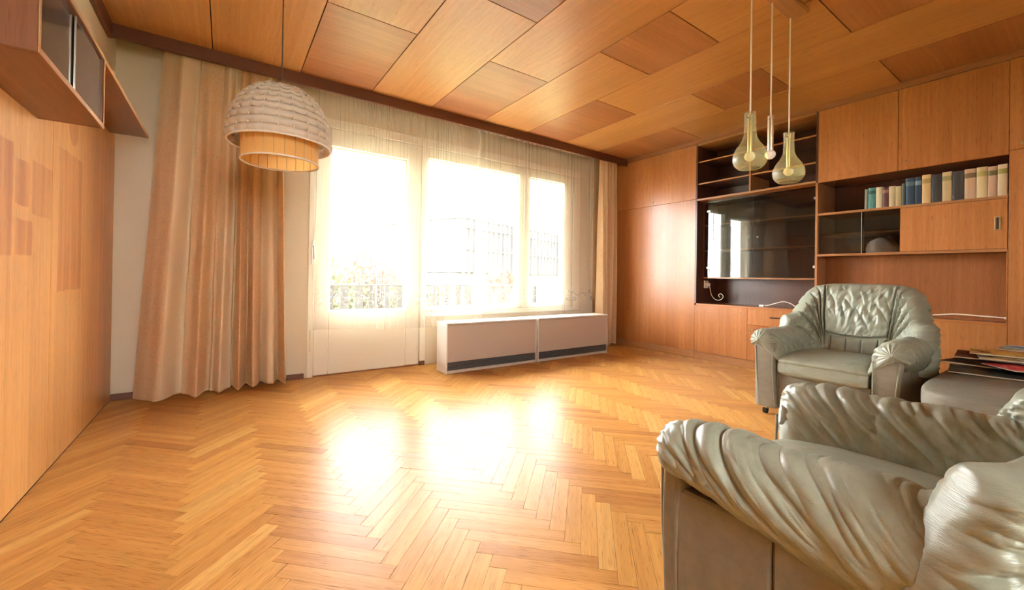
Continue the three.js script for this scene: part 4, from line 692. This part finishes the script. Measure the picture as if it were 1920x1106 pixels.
{
  // papers: each a slightly curled sheaf. print is flat colour blocks
  const print = (seed, base, inks) => dataTex(128, 128, (u, v) => { let c = base; const r = N3(u * 4, v * 3, seed), q = N3(u * 9, v * 7, seed + 4); if (r > 0.12) c = inks[0]; else if (q > 0.2) c = inks[1 % inks.length]; else if (r < -0.3) c = inks[inks.length - 1]; const s = 0.04 * N3(u * 60, v * 60, seed); return c.map((x) => x + s); }, { wrap: THREE.ClampToEdgeWrapping });
  const laid = [];
  const sheaf = (name, label, x, y, z, w, d, th, turn, tex, curl, seed) => {
    const c = Math.abs(Math.cos(turn)), sn = Math.abs(Math.sin(turn)), bx = [x - (w * c + d * sn) / 2, x + (w * c + d * sn) / 2, z - (w * sn + d * c) / 2, z + (w * sn + d * c) / 2];
    y = 0.4345; for (const q of laid) if (q[0] < bx[1] && q[1] > bx[0] && q[2] < bx[3] && q[3] > bx[2]) y = Math.max(y, q[4]); laid.push([...bx, y + th + curl * 1.5 + 0.004]);
    const t = thing(name, label, name.includes('paper') ? 'newspaper' : 'magazine', [x, y, z], turn, 'papers on the ottoman'), m = tex ? std({ map: tex, roughness: 0.55 }) : M.white, edge = std({ color: lin(0.60, 0.55, 0.44), roughness: 0.9 });
    const hgt = (u, v) => curl * (Math.pow(u, 3) + 0.5 * Math.pow(1 - v, 3)) + 0.002 * N3(u * 3, v * 3, seed);
    part('cover', surf((u, v) => [lerp(-w / 2, w / 2, u), th + hgt(u, v), lerp(d / 2, -d / 2, v)], 16, 16), m, t);
    part('page_block', surf((u, v) => { const k = u * 4, i = Math.floor(k) % 4, f = k - Math.floor(k), c = [[0, 0], [1, 0], [1, 1], [0, 1]], a = c[i], b = c[(i + 1) % 4], uu = lerp(a[0], b[0], f), vw = lerp(a[1], b[1], f); return [lerp(-w / 2, w / 2, uu), lerp(hgt(uu, vw), th + hgt(uu, vw) - 0.0005, v), lerp(d / 2, -d / 2, vw)]; }, 40, 4, { closedU: true }), edge, t);
    part('back_cover', surf((u, v) => [lerp(-w / 2, w / 2, u), hgt(u, v), lerp(d / 2, -d / 2, v)], 12, 12, { flip: true }), m, t);
    return t;
  };
  const K = (r, g, b) => [r, g, b], yo = 0.432;
  sheaf('magazine', 'dark green-black magazine at the bottom front of the paper pile', 3.44, yo, -0.33, 0.30, 0.36, 0.006, 0.12, print(2, K(0.10, 0.13, 0.12), [K(0.05, 0.06, 0.06), K(0.30, 0.36, 0.34), K(0.16, 0.30, 0.28)]), 0.0015, 2);
  sheaf('magazine', 'dark patterned magazine at the armchair end of the paper pile', 3.72, yo, -0.42, 0.34, 0.25, 0.007, -0.2, print(5, K(0.16, 0.11, 0.10), [K(0.07, 0.06, 0.06), K(0.45, 0.25, 0.16), K(0.34, 0.3, 0.26)]), 0.0015, 5);
  sheaf('magazine', 'glossy black and red magazine at the right end of the paper pile', 3.50, yo + 0.013, -0.13, 0.31, 0.24, 0.005, 0.3, print(8, K(0.10, 0.09, 0.10), [K(0.42, 0.12, 0.13), K(0.28, 0.2, 0.2), K(0.05, 0.05, 0.06)]), 0.0015, 8);
  sheaf('brochure', 'bright red folded brochure sticking out of the paper pile', 3.47, yo + 0.026, -0.27, 0.20, 0.15, 0.004, 0.75, print(11, K(0.78, 0.10, 0.14), [K(0.74, 0.09, 0.13), K(0.80, 0.45, 0.42)]), 0.0015, 11);
  sheaf('magazine', 'brown picture magazine lying under the yellow booklet', 3.78, yo + 0.022, -0.30, 0.36, 0.46, 0.007, 0.1, print(14, K(0.36, 0.20, 0.14), [K(0.20, 0.12, 0.10), K(0.62, 0.36, 0.22), K(0.5, 0.44, 0.38)]), 0.0015, 14);
  sheaf('newspaper', 'cream folded newspaper directly beneath the yellow booklet', 3.68, yo + 0.040, -0.26, 0.26, 0.34, 0.007, 0.18, print(17, K(0.80, 0.72, 0.48), [K(0.55, 0.46, 0.32), K(0.86, 0.80, 0.60), K(0.3, 0.22, 0.2)]), 0.0015, 17);
  sheaf('booklet', 'pale yellow booklet on top of the paper pile', 3.76, yo + 0.058, -0.31, 0.24, 0.32, 0.006, 0.12, print(20, K(0.92, 0.82, 0.48), [K(0.93, 0.80, 0.42), K(0.90, 0.70, 0.42), K(0.40, 0.36, 0.2)]), 0.0015, 20);
  sheaf('magazine', 'light blue and white magazine behind the yellow booklet', 4.02, yo + 0.038, -0.20, 0.26, 0.34, 0.006, -0.1, print(23, K(0.72, 0.86, 0.90), [K(0.40, 0.62, 0.78), K(0.85, 0.9, 0.88), K(0.5, 0.62, 0.4)]), 0.0015, 23);
}

// ------------------------------------------------------------------ outside: balcony, railing, trees, building
{
  const slabM = std({ color: lin(0.62, 0.61, 0.58), roughness: 0.9 }), railM = std({ color: lin(0.013, 0.017, 0.022), roughness: 0.5 });
  const b = struct('balcony_floor'); part('slab', cbox(-1.2, 7.2, -0.30, -0.14, -5.75, ZW - 0.27, { c: 0.01 }), slabM, b);
  const ov = struct('added_overhang'); part('slab', cbox(-1.2, 7.2, 2.80, 2.96, -5.25, ZW - 0.27, { c: 0.01 }), slabM, ov);  // added, unseen slab that cuts the high sky light
  const t = thing('balcony_railing', 'blue-grey balcony railing of upright slats beyond the window', 'railing', [3, -0.14, -5.6]);
  part('top_rail', cbox(-4.2, 4.2, 0.905, 0.93, -0.02, 0.02, { c: 0.004 }), railM, t); part('lower_rail', cbox(-4.2, 4.2, 0.10, 0.125, -0.015, 0.015, { c: 0.004 }), railM, t); part('middle_rail', cbox(-4.2, 4.2, 0.74, 0.755, -0.012, -0.0035, { c: 0.002 }), railM, t);
  const sl = cbox(-0.052, 0.052, 0.126, 0.903, -0.003, 0.008, { c: 0.002 }), r = rng(3);
  for (let i = 0; i < 46; i++) { const s = part(numbered('slat'), sl, railM, t); s.position.x = -4.1 + i * 0.182; }
  for (let i = 0; i < 7; i++) part(numbered('rail_post'), cbox(-4.15 + i * 1.38, -4.11 + i * 1.38, 0, 0.905, 0.0205, 0.045, { c: 0.003 }), railM, t);
  const gr = struct('ground'); part('lawn', cbox(-90, 100, -6.2, -6, -110, 90, { c: 0 }), std({ color: lin(0.17, 0.20, 0.07), roughness: 1 }), gr);
  // trees
  const leafG = new THREE.PlaneGeometry(1, 0.6);
  const tree = (label, x, z, h, rx, ry, cols, seed, n) => {
    const t = thing('tree', label, 'tree', [x, -6, z]), rr = rng(seed), bark = std({ color: lin(0.10, 0.07, 0.05), roughness: 1 }), yc = h - ry;
    part('trunk', tube([[0, 0, 0], [0.1, yc * 0.5, 0.05], [0, yc, 0], [0.05, h - ry * 0.4, 0]], 0.12, 12, 8), bark, t);
    for (let k = 0; k < 5; k++) { const a = rr() * 6.28, l = rx * (0.5 + rr() * 0.4); part('branch', tube([[0, yc * 0.75, 0], [Math.cos(a) * l * 0.5, yc, Math.sin(a) * l * 0.5], [Math.cos(a) * l, yc + ry * 0.4 * rr(), Math.sin(a) * l]], 0.035, 8, 6), bark, t); }
    const im = new THREE.InstancedMesh(leafG, phy({ color: 0xffffff, transmission: 0.35, thickness: 0, roughness: 1, side: THREE.DoubleSide }), n), o = new THREE.Object3D(), c = new THREE.Color();
    for (let k = 0; k < n; k++) { const a = rr() * 6.28, ph = Math.acos(2 * rr() - 1), q = Math.pow(rr(), 0.4), lump = 0.8 + 0.25 * N3(Math.cos(a) * 2, Math.cos(ph) * 2, Math.sin(a) * 2 + seed) * 2; o.position.set(Math.sin(ph) * Math.cos(a) * rx * q * lump, yc + Math.cos(ph) * ry * q * lump, Math.sin(ph) * Math.sin(a) * rx * q * lump); o.rotation.set(rr() * 6, rr() * 6, rr() * 6); o.scale.setScalar(0.10 + rr() * 0.10); o.updateMatrix(); im.setMatrixAt(k, o.matrix); const cc = cols[Math.floor(rr() * cols.length)], v = 0.7 + rr() * 0.6; im.setColorAt(k, c.setRGB(cc[0] * v, cc[1] * v, cc[2] * v)); }
    im.name = 'foliage'; im.userData.kind = 'stuff'; t.add(im);
  };
  const G = [[0.034, 0.058, 0.007], [0.042, 0.066, 0.009], [0.05, 0.064, 0.012]], Or = [[0.10, 0.040, 0.022], [0.09, 0.045, 0.026], [0.10, 0.052, 0.030]];
  tree('green tree beyond the railing at the left of the balcony door', 3.1, -15.2, 7.5, 1.5, 1.6, G, 5, 2600);
  tree('autumn-red tree beyond the railing behind the balcony door', 4.6, -16.5, 8.0, 1.6, 1.5, Or, 8, 2300);
  tree('low green tree beyond the railing near the door post', 5.9, -15.0, 6.9, 1.3, 0.9, G, 12, 1800);
  tree('orange autumn bush beyond the railing behind the wide pane', 9.0, -13.7, 7.35, 0.55, 0.75, Or, 15, 1200);
  tree('orange autumn bush beyond the railing behind the narrow pane', 14.6, -13.7, 7.1, 0.7, 0.7, Or, 19, 1200);
  for (const [x, z, h, l] of [[3.35, -14.6, 8.2, 'thin pole rising from the green tree behind the balcony door'], [4.75, -15.4, 8.35, 'thin pole standing right of the autumn-red tree']]) { const p = thing('lamp_post', l, 'pole', [x, -6, z]); part('mast', rod([0, 0, 0], [0, h, 0], 0.035, 10), railM, p); part('mast_head', cbox(-0.03, 0.03, h, h + 0.08, -0.12, 0.03, { c: 0.01 }), railM, p); }
  // office block with an open grid of fins
  const wallM = std({ color: lin(0.07, 0.07, 0.07), roughness: 0.9 }), finM = std({ color: lin(0.06, 0.06, 0.066), roughness: 0.6 }), winM = std({ color: lin(0.015, 0.02, 0.022), roughness: 0.4 });
  const o = thing('office_building', 'pale office block with a grid of thin fins far behind the window', 'building', [14.2, -6, -27.0], 0.35);
  part('upper_wall', cbox(0, 26, 7.2, 11.2, -9, 0, { c: 0.02 }), wallM, o); part('lower_wall', cbox(0, 26, 0, 7.15, -9, -0.6, { c: 0.02 }), wallM, o); part('roof_edge', cbox(-0.1, 26.1, 11.2, 11.35, -9, 0.15, { c: 0.02 }), finM, o);
  for (let i = 0; i < 30; i++) part(numbered('fin'), cbox(0.1 + i * 0.62, 0.145 + i * 0.62, 7.1, 11.2, 0.01, 0.25, { c: 0.005 }), finM, o);
  for (const y of [8.9, 10.5]) part('band', cbox(0, 26, y, y + 0.06, 0.01, 0.2, { c: 0.005 }), finM, o);
  for (let i = 0; i < 12; i++) { part(numbered('window'), cbox(0.5 + i * 1.7, 1.7 + i * 1.7, 5.2, 6.7, -0.6, -0.56, { c: 0.01 }), winM, o); }
  const hb = thing('apartment_block', 'plain pale apartment block far behind the balcony door', 'building', [3.2, -6, -34]);
  part('wall', cbox(0, 6, 0, 7.7, -8, 0, { c: 0.02 }), wallM, hb); for (const [x, y] of [[1.0, 6.2], [2.6, 6.2], [4.2, 6.2]]) part('window', cbox(x, x + 0.8, y, y + 1.1, 0, 0.03, { c: 0.005 }), winM, hb);
}
scene.traverse((o) => { if (o.isMesh) o.castShadow = o.receiveShadow = true; });
renderer.render(scene, camera);
